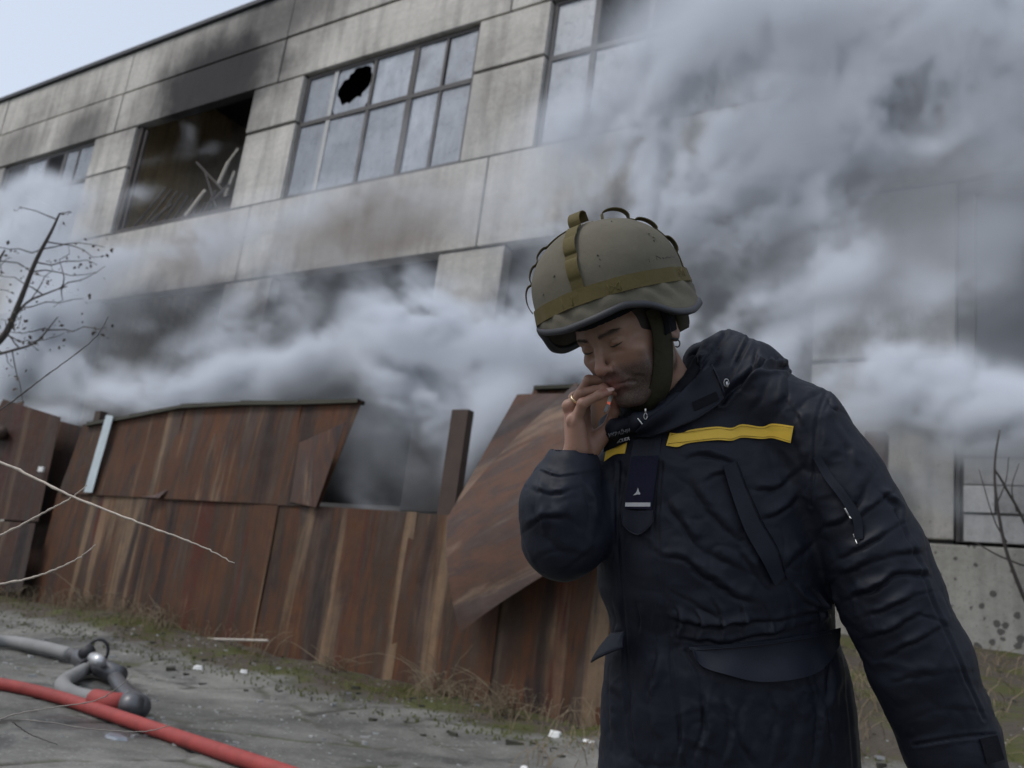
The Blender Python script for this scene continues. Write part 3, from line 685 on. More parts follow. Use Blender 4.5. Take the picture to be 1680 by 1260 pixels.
# ------------------------------------------------------------------ the man: head
HS = .962
def rot(yaw, pitch, roll):
    a, b, c = map(math.radians, (yaw, pitch, roll)); ca, sa, cb, sb, cc, sc = math.cos(a), math.sin(a), math.cos(b), math.sin(b), math.cos(c), math.sin(c)
    return np.array([[cc, -sc, 0], [sc, cc, 0], [0, 0, 1]]) @ np.array([[1, 0, 0], [0, cb, -sb], [0, sb, cb]]) @ np.array([[ca, 0, sa], [0, 1, 0], [-sa, 0, ca]])
HM = rot(-47, 9.0, 25.5); HC = (1036, 551)
FLIP = np.array([1, -1, -1.])
def HL(v):                           # head-local millimetres (x his left, y up, z forward) -> U
    v = np.atleast_2d(np.asarray(v, float)); return (v @ HM.T) * HS * FLIP + U(HC[0], HC[1], 0)
def head_sdf(p):
    q = (p * 1.0); ax = np.stack([np.abs(q[..., 0]), q[..., 1], q[..., 2]], -1)      # mirrored copy for paired features
    d = ell(q, (0, 38, -8), (75, 90, 94))
    d = smin(d, ell(q, (0, -18, 30), (60, 76, 60)), 22)
    d = smin(d, ell(q, (0, 36, 50), (58, 34, 42)), 14)
    d = smin(d, cone(ax, (50, -56, 6), (13, -88, 66), 17, 15), 26)
    d = smin(d, ell(ax, (41, -8, 63), (22, 15, 17)), 15)
    d = smin(d, ell(ax, (36, -35, 58), (20, 24, 18)), 16)                            # cheek
    d = smin(d, cone(ax, (12, 33, 86), (42, 31, 72), 7.5, 6.5), 10)                  # brow ridge
    d = smax(d, -ell(ax, (31, 16, 98), (18.5, 12.5, 17)), 8)                           # eye sockets
    d = smax(d, -ell(ax, (15, 13, 98), (7, 14, 10)), 8)
    lid = sph(ax, (31, 16, 74.5), 14.2); d = smin(d, lid, 3.5)
    d = smax(d, -chain(ax, [(20.5, 10, 88), (31, 12.0, 89), (42, 9.5, 83)], [1.8, 2.6, 1.6], 2), 1.5)          # closed-down lid line
    d = smax(d, -chain(ax, [(19, 21, 90), (30, 26, 89), (43, 22, 82)], [1.6, 2.2, 1.6], 2), 3)
    d = smax(d, -cone(ax, (19, 1, 86), (38, -2, 82), 1.6, 1.5), 6)                   # bag under the eye
    nose = smin(cone(q, (0, 26, 85), (0, 8, 94), 7.0, 7.0), cone(q, (0, 8, 94), (0, -15, 107), 7.0, 8.5), 5)
    nose = smin(nose, sph(q, (0, -18, 107), 10.5), 5)
    nose = smin(nose, ell(ax, (12.5, -22, 97), (6.8, 7.5, 10)), 5)
    d = smin(d, nose, 8)
    d = smax(d, -ell(ax, (6.5, -31, 103), (3.6, 5, 6)), 2.5)
    d = smax(d, -cone(ax, (19.5, -20, 97), (19, -28, 93), 1.2, 1.5), 4)
    d = smin(d, ell(q, (0, -48, 72), (31, 26, 22)), 14)
    d = smin(d, cone(ax, (0, -43.5, 93), (20, -47.5, 84), 4.6, 2.6), 5)
    d = smin(d, cone(ax, (0, -55.5, 91.5), (17, -52, 84), 5.6, 2.8), 5)
    d = smax(d, -cone(ax, (0, -49.6, 99), (24, -53.5, 84.5), 1.5, 1.7), 2.2)
    d = smax(d, -cone(ax, (24, -53.5, 84), (31, -59, 76), 2, 2.5), 5)
    d = smax(d, -cone(ax, (20, -22, 93), (32, -44, 85), 1.6, 2.0), 9)                # nasolabial fold
    d = smax(d, -cone(ax, (33, -50, 81), (43, -56, 72), 1.8, 1.6), 7)
    d = smin(d, ell(q, (0, -84, 80), (17, 13, 13)), 12)
    d = smax(d, -cone(ax, (0, -67, 94), (14, -67, 90), 2.2, 2), 8)
    d = smax(d, -cone(ax, (10, 38, 96), (8, 22, 97), 1.0, 1.0), 4)                   # frown between the brows
    ear = ell(ax, (77, -2, -8), (9, 31, 18)); ear = smax(ear, -ell(ax, (88, 0, -4), (9, 20, 10)), 4); d = smin(d, ear, 5)
    d = smin(d, cone(q, (0, -30, -12), (0, -150, -28), 50, 50), 22)                  # neck
    d = smin(d, cone(ax, (46, -30, -20), (16, -130, 18), 8, 8), 14)
    return d
Vh, Fh = nets(lambda p: head_sdf(p), (-92, -170, -112), (92, 134, 124), 2.3)
Vh = relax(Vh, Fh, 1, .4)
hl = Vh.copy(); st_h = sstep(-14, -36, hl[:, 1]) * sstep(20, 55, hl[:, 2]) * sstep(-115, -95, hl[:, 1]); 
st_h = np.maximum(st_h, sstep(100, 60, np.abs(hl[:, 0])) * sstep(48, 60, np.abs(hl[:, 0])) * sstep(-5, -30, hl[:, 1]) * sstep(-110, -90, hl[:, 1]) * .8)
brow = np.exp(-((hl[:, 1] - 33 + .0 * hl[:, 0]) / 4.0) ** 2) * sstep(8, 14, np.abs(hl[:, 0])) * sstep(50, 42, np.abs(hl[:, 0])) * (hl[:, 2] > 60)
rd_h = np.exp(-(np.hypot(hl[:, 0], (hl[:, 1] + 49)) / 18) ** 2 * [1]) * (hl[:, 2] > 75) + .5 * np.exp(-(np.hypot(hl[:, 0] / 14, (hl[:, 1] + 18) / 14)) ** 2) + .3 * np.exp(-((np.abs(hl[:, 0]) - 42) / 18) ** 2 - ((hl[:, 1] + 14) / 20) ** 2)
Uh = HL(Vh)
# ------------------------------------------------------------------ right hand
def hsegs():
    s = {}
    s['middle'] = ([U(946, 655, 4), U(966, 624, -14), U(998, 624, -22), U(1015, 634, -16)], [10, 8.2, 7.4, 6.6])
    s['ring'] = ([U(936, 668, -18), U(953, 645, -36), U(991, 637, -42), U(1017, 645, -32)], [10, 8.0, 7.3, 6.8])
    s['little'] = ([U(943, 692, -38), U(956, 662, -54), U(983, 648, -58), U(999, 643, -52)], [10, 8.2, 7.0, 6.2])
    s['index'] = ([U(958, 655, 26), U(985, 632, 14), U(1005, 641, -2), U(1008, 655, -10)], [10, 8, 7, 6.4])
    s['thumb'] = ([U(968, 738, 0), U(996, 706, 4), U(1008, 676, -4), U(1010, 657, -10)], [13, 10.5, 8.6, 7.4])
    return s
HSG = hsegs()
def hand_sdf(p):
    W = U(948, 752, -10); palm = None
    for nm, r1 in (('index', 12), ('middle', 12.5), ('ring', 12.5), ('little', 12)):
        c = cone(p, W + (HSG[nm][0][0] - U(944, 670, 0)) * .45, HSG[nm][0][0], 17, r1 - 1); palm = c if palm is None else smin(palm, c, 11)
    palm = smin(palm, cone(p, U(946, 760, -8), U(942, 850, 30), 25, 27), 20)
    palm = smin(palm, cone(p, U(962, 742, 0), U(990, 712, 4), 17, 13), 16)
    palm = smin(palm, cone(p, U(950, 735, -32), U(947, 700, -36), 15, 12), 12)
    d = palm
    for nm in ('index', 'middle', 'ring', 'little', 'thumb'):
        pts, rs = HSG[nm]; f = chain(p, pts, rs, 3); 
        for k in (1, 2): f = smin(f, sph(p, pts[k], rs[k] + .7), 3)
        d = smin(d, f, 5.5) if nm != 'thumb' else smin(d, f, 8)
    for nm in ('middle', 'ring', 'little'):          # knuckles stand proud
        a = HSG[nm][0][0]; d = smin(d, sph(p, a + (-5, -3, -4), 8.5), 7)
    # creases over the back of the hand
    for a, b in ((U(938, 690, -62), U(946, 668, -62)), (U(932, 700, -52), U(940, 672, -52)), (U(950, 700, -62), U(948, 735, -60))): d = smax(d, -cone(p, a, b, 2, 1.5), 6)
    for a, b in ((U(950, 676, -66), U(955, 690, -60)),): d = smax(d, -cone(p, a, b, 1.2, 1), 5)
    return d
lo = U(905, 605, -90); hi = U(1035, 870, 80)
Vr, Fr = nets(hand_sdf, np.minimum(lo, hi) - 3, np.maximum(lo, hi) + 3, 1.7)
Vr = relax(Vr, Fr, 1, .35)
# ------------------------------------------------------------------ left hand, hanging below the picture, and the rest of the body
LW = U(1612, 1350, -100)
def lhand_sdf(p):
    d = cone(p, U(1580, 1270, -92), LW, 26, 24); d = smin(d, ell(p, LW + (14, 48, 0), (36, 50, 20)), 18)
    for k in range(4):
        a = LW + (-12 + 17 * k, 88, -4 * abs(k - 1.5)); b = a + (2 + k, 40 - 4 * abs(k - 1), 16); c = b + (0, 26, 20); e = c + (-2, 14, 20)
        d = smin(d, chain(p, [a - (0, 20, 0), a, b, c, e], [10, 10, 9, 8, 7], 4), 4)
    a = LW + (-24, 40, -8); d = smin(d, chain(p, [a, a + (-16, 32, -14), a + (-14, 62, -12), a + (-8, 84, -4)], [13, 11, 9, 7.5], 4), 8)
    return d
Vl, Fl = nets(lhand_sdf, LW - (80, 110, 70), LW + (90, 210, 80), 4.0)
def core_sdf(p):                     # neck base, trunk, arms: under the clothes
    d = cone(p, U(1092, 625, 24), U(1150, 750, 40), 34, 58)
    d = smin(d, loft(p, [(60, 320, 120, 50, 70), (180, 330, 150, 60, 90), (400, 345, 140, 55, 90), (600, 350, 140, 50, 95)]), 30)
    return d
Vc, Fc = nets(core_sdf, (120, -90, -100), (560, 610, 210), 9)
Vb = np.vstack([Uh, Vr, Vl, Vc]); o1 = len(Uh); o2 = o1 + len(Vr); o3 = o2 + len(Vl)
Fb = np.vstack([Fh, Fr + o1, Fl + o2, Fc + o3])
man = empty('person', (0, 0, 0))
mz = lambda px, py, w: toW(U(px, py, w))[0]
foot_mid = mz(1200, 1200, 30); man.location = (foot_mid[0], foot_mid[1], gz(foot_mid[0], foot_mid[1]))
tag(man, 'man in a dark navy parka with yellow chest stripe, hand raised to his mouth', 'person')
ML = np.array(man.location)
def pm(o):                           # parent a world-space mesh to the man
    o.parent = man; o.location = -ML; return o
body = pm(quadmesh('body', toW(Vb), Fb, M['skin']))
a_ = body.data.attributes.new('stubble', 'FLOAT', 'POINT'); z_ = np.zeros(len(Vb), np.float32); z_[:o1] = np.clip(np.maximum(st_h * 1.15, brow * 1.2), 0, 1.6); a_.data.foreach_set('value', z_)
a_ = body.data.attributes.new('red', 'FLOAT', 'POINT'); z_ = np.zeros(len(Vb), np.float32); z_[:o1] = np.clip(rd_h, 0, 1)
tips = np.array([HSG[n][0][-1] for n in HSG]); z_[o1:o2] = .9 * np.exp(-(np.min(np.linalg.norm(Vr[:, None] - tips[None], axis=2), 1) / 16) ** 2) + .25; a_.data.foreach_set('value', z_)
# eyes, hair, nails, ring
for s in (-1, 1):
    c = HL((s * 31, 16.0, 73.5))[0]; mb = MB(); n = 16
    ph = np.linspace(0, math.pi, 11); vv = [toW(c + 12.4 * HS * np.array([math.sin(a) * math.cos(t), math.sin(a) * math.sin(t), math.cos(a)]))[0] for a in ph for t in np.linspace(0, 2 * math.pi, n, endpoint=False)]
    mb.add(vv, [(i * n + k, i * n + (k + 1) % n, (i + 1) * n + (k + 1) % n, (i + 1) * n + k) for i in range(10) for k in range(n)]); e = pm(mb.build('eye', M['eye'], smooth=True))
    ic = HL((s * 31 , 11.5, 74))[0]
# lash lines and brows
_bv = BVHTree.FromPolygons([tuple(v) for v in Vh], [tuple(int(i) for i in f) for f in Fh])
def hz_(x, y, dflt=85.):
    h_ = _bv.ray_cast(Vector((x, y, 200.)), Vector((0, 0, -1))); return h_[0].z if h_[0] is not None else dflt
for s in (-1, 1):
    for nm, yy, rr in (('eyelash', lambda t: 16 - 6.4 + 2.0 * (t - .35) ** 2 * 4 * (1 if t < .35 else .5) + 1.2 * t, 1.5), ('lid_fold', lambda t: 16 + 6.0 - 5.0 * (t - .5) ** 2 * 4 * .8, .45)):
        P = [(s * (19.5 + 24 * t), yy(t)) for t in np.linspace(0, 1, 12)]; P = [(a, b, hz_(a, b) + .1) for a, b in P]
        mb = MB(); mb.tube(toW(HL(P)), KU * HS * rr * np.sin(np.linspace(.35, 2.8, 12)), 6); pm(mb.build(nm, M['hair' if nm == 'eyelash' else 'skin'], smooth=True))
    mb = MB(); rb = np.random.default_rng(14)
    for k in range(90):
        t = rb.random(); x = 11 + 35 * t; y = 31.5 + 4.2 * math.sin(t * 2.2) + rb.normal(0, 1.5) * (1.1 - t * .6); a = rb.uniform(.1, .7) - t * .7
        P = [(s * (x + d * math.cos(a)), y + d * math.sin(a)) for d in (0, 3, 6)]; P = [(u, v, hz_(u, v) + .3 + .35 * i) for i, (u, v) in enumerate(P)]
        mb.tube(toW(HL(P)), [.00028, .00024, .0001], 3, cap=False)
    pm(mb.build('eyebrow', M['browhair']))
# hair under the cap at the temple and nape
def hairs(p):
    d = ell(p, (0, 38, -10), (78.5, 93, 98)); d = smin(d, ell(p, (0, 0, -60), (62, 50, 48)), 15)
    d = smax(d, p[..., 2] - 52 + .0 * p[..., 1], 6); d = smax(d, -(p[..., 1] + 28 - .35 * (p[..., 2] + 40)), 6)
    return d
Vq, Fq = nets(hairs, (-92, -60, -120), (92, 140, 70), 4.5)
pm(quadmesh('hair', toW(HL(Vq)), Fq, M['hair']))
def nail(tip, prev, up, r, ln):
    t = tip - prev; t = t / np.linalg.norm(t); up = np.asarray(up, float); up = up - t * (up @ t); up /= np.linalg.norm(up); sd = np.cross(t, up)
    v = []; 
    for i, a in enumerate(np.linspace(-.2, 1, 6)):
        for b in np.linspace(-1, 1, 6):
            hw = r * .80 * math.sqrt(max(0.05, 1 - max(0, a - .55) ** 2 * 3.2))
            v.append(tip + t * (a * ln - ln * .15) + sd * (b * hw) + up * (math.sqrt(max(0, r * r - (b * hw) ** 2)) + .45 - .12 * abs(b) - max(0, a - .4) * 1.6))
    f = [(i * 6 + j, i * 6 + j + 1, (i + 1) * 6 + j + 1, (i + 1) * 6 + j) for i in range(5) for j in range(5)]
    o = pm(mesh('nail', toW(np.array(v)), f, M['nail'], None, True)); s = o.modifiers.new('t', 'SOLIDIFY'); s.thickness = .0006; s.offset = 0
for nm, up in (('middle', (.1, -1, -.7)), ('ring', (.1, -.8, -1.0)), ('little', (.0, -1, -.8))):
    pts, rs = HSG[nm]; nail(pts[3], pts[2], up, rs[3], 10)
pts, rs = HSG['ring']; c = pts[0] * .42 + pts[1] * .58; ax_ = pts[1] - pts[0]; ax_ /= np.linalg.norm(ax_)
mb = MB(); a = np.cross(ax_, (0, 0, 1.)); a /= np.linalg.norm(a); b = np.cross(ax_, a); n = 28; vv = []; ri = 9.3
for k in range(n):
    dr = math.cos(2 * math.pi * k / n) * a + math.sin(2 * math.pi * k / n) * b
    vv += [toW(c + dr * (ri + q) + ax_ * s)[0] for q, s in ((0, -2.6), (1.1, -2.0), (1.1, 2.0), (0, 2.6))]
mb.add(vv, [(k * 4 + j, k * 4 + (j + 1) % 4, ((k + 1) % n) * 4 + (j + 1) % 4, ((k + 1) % n) * 4 + j) for k in range(n) for j in range(4)])
pm(mb.build('ring', M['gold'], smooth=True))
# cigarette between thumb and forefinger, glowing end down
cig = empty('cigarette', toW(U(1003, 652, -20))[0]); tag(cig, 'lit cigarette pinched between thumb and fingers with glowing tip', 'cigarette'); cl = np.array(cig.location)
def cpart(nm, p0, p1, r, m):
    mb = MB(); P0, P1 = np.array(p0), np.array(p1); mb.tube([toW(P0 + (P1 - P0) * t)[0] for t in np.linspace(0, 1, 6)], [r * KU * (1 + .08 * rnd.uniform(-1, 1)) for _ in range(6)], 12)
    o = mb.build(nm, m, smooth=True); o.parent = cig; o.location = -cl; return o
M['cigpaper'] = simple('cigarette_paper', (.6, .6, .58), .8, var=.1, sc=100); M['ash'] = simple('ash', (.28, .28, .28), .95, var=.6, sc=400)
m, nt, b = newmat('ember'); setc(nt, b, (.3, .03, .02), .8); b.inputs['Emission Color'].default_value = (1, .22, .14, 1); b.inputs['Emission Strength'].default_value = .35; M['ember'] = m
q = [U(1007, 638, -16), U(999, 660, -30), U(998, 664, -31), U(992, 676, -34)]
cpart('paper', q[0], q[1], 3.2, M['cigpaper']); cpart('ember', q[1], q[2], 2.6, M['ember']); cpart('ash', q[2], q[3], 2.8, M['ash'])
# ------------------------------------------------------------------ parka
UP = _Z * np.array([1, -1, -1]); DN = -UP
E_R, C_R = U(926, 883, -28), U(936, 742, -26)
def jacket_sdf(p):
    t = loft(p, [(-20, 335, 70, 40, 60), (30, 330, 122, 45, 80), (75, 331, 158, 45, 98), (120, 334, 182, 40, 112), (190, 339, 193, 34, 124), (270, 341, 198, 28, 130), (340, 338, 196, 26, 128), (385, 347, 187, 28, 122), (412, 350, 186, 28, 122), (450, 354, 198, 28, 132), (520, 358, 210, 28, 140), (630, 361, 216, 26, 144), (780, 362, 222, 20, 148), (800, 362, 220, 20, 146)])
    sh = chain(p, [U(1165, 650, 30), U(1240, 655, 10), U(1318, 697, -10)], [52, 60, 66], 20)
    d = smin(t, sh, 34)
    sh2 = chain(p, [U(1130, 670, 60), U(1060, 740, 70)], [55, 60], 20); d = smin(d, sh2, 30)
    arm = chain(p, [U(1322, 712, -14), U(1372, 790, -35), U(1433, 905, -62), U(1463, 985, -78), U(1507, 1085, -92), U(1560, 1222, -104), U(1590, 1300, -108)], [72, 76, 80, 79, 78, 73, 66], 10)
    d = smin(d, arm, 14)
    # right sleeve: shoulder, bent elbow, forearm up to the cuff
    up = chain(p, [U(1050, 750, 66), U(985, 830, 30), E_R], [64, 62, 65], 22)
    fo = chain(p, [E_R, U(920, 830, -34), U(932, 790, -28)], [65, 62, 54], 22)
    ar = smin(up, fo, 16); ar = smin(ar, cone(p, U(930, 792, -28), U(937, 772, -26), 55, 50), 4); d = smin(d, ar, 12)
    # hood piled on the shoulders and the collar
    hood = chain(p, [U(1150, 590, 92), U(1196, 583, 66), U(1232, 603, 36), U(1222, 632, 8)], [32, 42, 46, 34], 10)
    hood = smin(hood, chain(p, [U(1262, 612, 50), U(1240, 622, 20)], [34, 40], 8), 12)
    r1 = chain(p, [U(1212, 562, 40), U(1190, 596, 8), U(1172, 636, -18), U(1150, 668, -26)], [17, 18, 17, 14], 6)
    r2 = chain(p, [U(1172, 566, 52), U(1152, 596, 16), U(1122, 640, -16), U(1082, 676, -38), U(1046, 692, -42)], [19, 18, 17, 15, 14], 6)
    hood = smin(hood, r1, 4); d = smin(d, hood, 5); d = smin(d, r2, 4)
    r3 = chain(p, [U(1046, 694, -40), U(1012, 704, -10), U(1000, 700, 40), U(1060, 670, 80)], [14, 16, 20, 22], 10); d = smin(d, r3, 16)
    # openings: neck and both cuffs, hem
    nk = chain(p, [U(1080, 590, 10), U(1100, 640, 22), U(1120, 690, 45)], [66, 48, 34], 10)
    nk = smin(nk, cone(p, U(1052, 640, -30), U(1068, 668, 0), 40, 24), 10); d = smax(d, -nk, 3)
    cu = cone(p, U(946, 690, -16), U(936, 785, -26), 37, 31); d = smax(d, -cu, 4)
    cu2 = cone(p, U(1580, 1275, -104), U(1600, 1340, -110), 44, 56); d = smax(d, -cu2, 4)
    hem = loft(p, [(600, 361, 196, 26, 124), (900, 362, 206, 20, 130)]); d = smax(d, -hem, 5)
    return d
Vj, Fj = nets(jacket_sdf, (-10, -110, -215), (860, 815, 215), 5.6)
Vj = relax(Vj, Fj, 2, .5)
jk = pm(quadmesh('parka', toW(Vj), Fj, M['navy'])); subdivide(jk)
# folds and gathers: ridges (with the hollow beneath them) raised in the cloth along strokes
V = getv(jk.data); NN = getn(jk.data); px, py, ww = fromW(V)
facing = np.einsum('ij,ij->i', NN, (CAM - V) / np.linalg.norm(CAM - V, axis=1)[:, None]); ff = sstep(-.15, .25, facing)
disp = np.zeros(len(V)); WN1 = fbm(V / .035, 3, 301); WN2 = fbm(V / .045, 2, 302)
def stroke(pts, amp, w, asym=1.0):
    global disp
    P = spline([(a, b, 0) for a, b in pts], 8)[:, :2]; bx = (px > P[:, 0].min() - 4 * w) & (px < P[:, 0].max() + 4 * w) & (py > P[:, 1].min() - 4 * w) & (py < P[:, 1].max() + 4 * w)
    I = np.where(bx)[0]; 
    if not len(I): return
    q = np.stack([px[I], py[I]], 1); best = np.full(len(I), 1e9); sg = np.zeros(len(I)); tt = np.zeros(len(I)); n = len(P) - 1
    for k in range(n):
        a, b = P[k], P[k + 1]; ab = b - a; h = np.clip(((q - a) @ ab) / (ab @ ab), 0, 1); e = q - (a + h[:, None] * ab); dd = np.hypot(e[:, 0], e[:, 1])
        m = dd < best; best = np.where(m, dd, best); c = ab[0] * e[:, 1] - ab[1] * e[:, 0]; sg = np.where(m, np.sign(c), sg); tt = np.where(m, (k + h) / n, tt)
    s = best * sg + w * 1.1 * (WN1[I] - .5); tp = np.sin(np.pi * np.clip(tt, .02, .98)) ** .6 * (.35 + 1.3 * sstep(.3, .7, WN2[I]))
    prof = np.exp(-np.abs((s + .35 * w) / (1.0 * w)) ** 1.5) - asym * 1.0 * np.exp(-np.abs((s - .35 * w) / (.34 * w)) ** 1.3)
    disp[I] += .85 * amp * KU * prof * tp * ff[I]
# strokes run so that the hollow falls on their right hand (below, for strokes drawn left to right)
for s in [
    # left sleeve, elbow
    ([(1372, 918), (1420, 893), (1490, 852)], 5, 9), ([(1362, 952), (1430, 918), (1518, 900)], 7, 12), ([(1375, 985), (1430, 962), (1480, 940), (1532, 938)], 8, 12),
    ([(1410, 1012), (1452, 1000), (1500, 975), (1548, 965)], 6, 9), ([(1420, 1046), (1470, 1030), (1520, 995)], 7, 10), ([(1440, 1080), (1500, 1052), (1568, 1010)], 5, 11),
    ([(1500, 1005), (1535, 1012), (1562, 1030)], 5, 7), ([(1455, 1120), (1520, 1105), (1590, 1100)], 3, 12), ([(1480, 1180), (1540, 1160), (1612, 1165)], 3, 12),
    ([(1345, 870), (1380, 850), (1420, 790), (1430, 768)], 5, 14), ([(1372, 700), (1392, 735), (1410, 770)], 4, 12), ([(1362, 660), (1350, 700), (1345, 745)], 4, 8),
    ([(1356, 642), (1368, 668), (1378, 672)], 4, 7), ([(1440, 800), (1470, 830), (1478, 852)], 5, 10), ([(1395, 855), (1440, 820), (1465, 800)], 4, 10),
    # armpit
    ([(1215, 790), (1260, 800), (1310, 770), (1330, 735)], 5, 12), ([(1250, 850), (1290, 830), (1325, 790)], 5, 12), ([(1285, 930), (1320, 900), (1350, 860)], 6, 14),
    # shoulder yoke
    ([(1215, 700), (1240, 660), (1255, 620)], 3.5, 14), ([(1265, 690), (1285, 650), (1288, 612)], 5, 12), ([(1300, 670), (1322, 652), (1345, 640)], 5, 9), ([(1290, 655), (1308, 676), (1318, 700)], 4, 8),
    # chest
    ([(1092, 765), (1140, 800), (1180, 850), (1215, 880)], 6, 16), ([(1090, 800), (1110, 850), (1160, 900), (1215, 930)], 6, 16), ([(1086, 905), (1140, 925), (1200, 975), (1250, 985)], 6, 15),
    ([(1110, 755), (1160, 745), (1230, 760)], 5, 12), ([(1150, 790), (1185, 775), (1230, 782)], 3, 9), ([(1215, 900), (1240, 940), (1262, 965)], 5, 10), ([(1090, 960), (1130, 985), (1180, 1010)], 4, 10),
    # waist gathers
    ([(1085, 1012), (1150, 1025), (1230, 1020), (1310, 1010), (1378, 990)], 8, 11), ([(1110, 1045), (1180, 1052), (1260, 1040), (1350, 1018)], 6, 9),
    ([(1105, 990), (1115, 1015), (1110, 1050)], 5, 6), ([(1140, 1000), (1150, 1020), (1142, 1050)], 5, 6), ([(1170, 985), (1185, 1015), (1180, 1050)], 5, 6), ([(1215, 990), (1220, 1015), (1215, 1045)], 5, 6), ([(1250, 985), (1262, 1010), (1258, 1040)], 5, 6),
    ([(1295, 975), (1300, 1000), (1298, 1035)], 5, 6), ([(1330, 965), (1345, 990), (1345, 1020)], 6, 6), ([(1360, 960), (1372, 985), (1372, 1010)], 5, 5), ([(1005, 985), (1012, 1020), (1008, 1050)], 5, 5), ([(1045, 990), (1050, 1020), (1045, 1045)], 4, 6), ([(1070, 1000), (1068, 1020), (1076, 1045)], 4, 5), ([(1300, 960), (1320, 985), (1365, 1000)], 6, 8),
    # skirt
    ([(1190, 1130), (1198, 1190), (1186, 1262)], 4, 12), ([(1265, 1130), (1275, 1180), (1262, 1262)], 3.5, 12), ([(1330, 1110), (1345, 1170), (1335, 1262)], 4.5, 12), ([(1112, 1140), (1118, 1200), (1108, 1262)], 3.5, 9),
    ([(1150, 1120), (1160, 1180), (1140, 1260)], 5, 14), ([(1080, 1060), (1070, 1140), (1078, 1250)], 4, 12), ([(1370, 1060), (1360, 1150), (1375, 1250)], 5, 14), ([(1230, 1150), (1215, 1200), (1240, 1260)], 3.5, 16), ([(1005, 1080), (1000, 1160), (1010, 1250)], 5, 9), ([(1040, 1070), (1035, 1150), (1050, 1250)], 3, 8), ([(1300, 1140), (1310, 1200), (1290, 1260)], 3, 16),
    # right sleeve
    ([(862, 870), (885, 850), (930, 850), (965, 870)], 4, 12), ([(870, 920), (905, 900), (950, 905)], 4, 10), ([(885, 790), (880, 830), (890, 870)], 4, 9), ([(955, 790), (968, 830), (962, 900)], 5, 10), ([(868, 800), (905, 812), (960, 795)], 3.5, 9), ([(900, 938), (940, 925), (968, 900)], 4, 9),
    ([(882, 768), (920, 780), (975, 772)], 6, 5),
    # hood quilting and edges
    ([(1222, 552), (1205, 590), (1188, 632)], 7, 6), ([(1245, 560), (1240, 600), (1215, 640)], 8, 8), ([(1268, 585), (1248, 605), (1222, 628)], 6, 6), ([(1182, 548), (1160, 590), (1130, 625)], 4, 4),
]: stroke(*s)
# seams pressed into the cloth
def groove(pts, amp=2.0, w=2.6):
    global disp
    P = spline([(a, b, 0) for a, b in pts], 10)[:, :2]; I = np.where((px > P[:, 0].min() - 12) & (px < P[:, 0].max() + 12) & (py > P[:, 1].min() - 12) & (py < P[:, 1].max() + 12))[0]
    q = np.stack([px[I], py[I]], 1); d = np.full(len(I), 99.)
    for a, b in zip(P[:-1], P[1:]):
        ab = b - a; t = np.clip(((q - a) @ ab) / (ab @ ab), 0, 1); e = q - (a + t[:, None] * ab); d = np.minimum(d, np.hypot(e[:, 0], e[:, 1]))
    disp[I] += KU * ff[I] * amp * (-np.exp(-(d / w) ** 2) + .45 * np.exp(-((d - 2.2 * w) / w) ** 2))
SEAMS = [[(1357, 640), (1340, 690), (1336, 760), (1330, 830)], [(1016, 760), (1012, 850), (1018, 960), (1026, 1060), (1030, 1160), (1045, 1262)], [(1078, 760), (1074, 870), (1082, 960), (1098, 1040), (1104, 1120), (1124, 1262)], [(1086, 760), (1080, 870), (1089, 960), (1104, 1040)],
         [(1500, 1222), (1560, 1212), (1632, 1205)], [(1125, 1068), (1150, 1120), (1160, 1262)], [(1383, 1060), (1390, 1140), (1400, 1262)], [(1205, 640), (1240, 612), (1290, 603)], [(1468, 838), (1500, 905), (1540, 1010), (1575, 1090), (1615, 1180)]]
for s in SEAMS: groove(s)
groove([(1292, 602), (1245, 606), (1205, 636), (1184, 660)], 7, 4)
groove([(1232, 548), (1212, 590), (1190, 630)], 3.5, 3); groove([(1190, 545), (1168, 580), (1140, 612)], 4, 3)
# slack cloth: sharp crests between flat facets
q9 = V / .085; q9 = q9 + .8 * (np.stack([fbm(q9, 2, 91), fbm(q9, 2, 92), fbm(q9, 2, 93)], 1) - .5)
c9 = np.abs(2 * vnoise(q9 * np.array([1., 1., .8]), 94) - 1); disp += .0060 * (np.minimum(c9, .5) - .35)
c8 = np.abs(2 * vnoise(q9 * 2.1 + 5, 95) - 1); disp += .0022 * (np.minimum(c8, .5) - .35)
Q = V / .055; wr = fbm(Q + .9 * (np.stack([fbm(Q * .6, 2, 61), fbm(Q * .6, 2, 62), fbm(Q * .6, 2, 63)], 1) - .5), 3, 60)
rid = 1 - np.abs(2 * wr - 1) * 3.2; Q2 = V / .022; wr2 = fbm(Q2, 2, 70)
amp = .0010 + .0022 * sstep(.45, .65, fbm(V / .15, 2, 80))
disp += amp * np.clip(rid, -.3, 1) * .5 + .0006 * (wr2 - .5)
V2 = V + NN * disp[:, None]; jk.data.vertices.foreach_set('co', V2.astype(np.float32).ravel()); jk.data.update()
JT = tree_of([type('o', (), dict(data=jk.data, matrix_world=None))()])
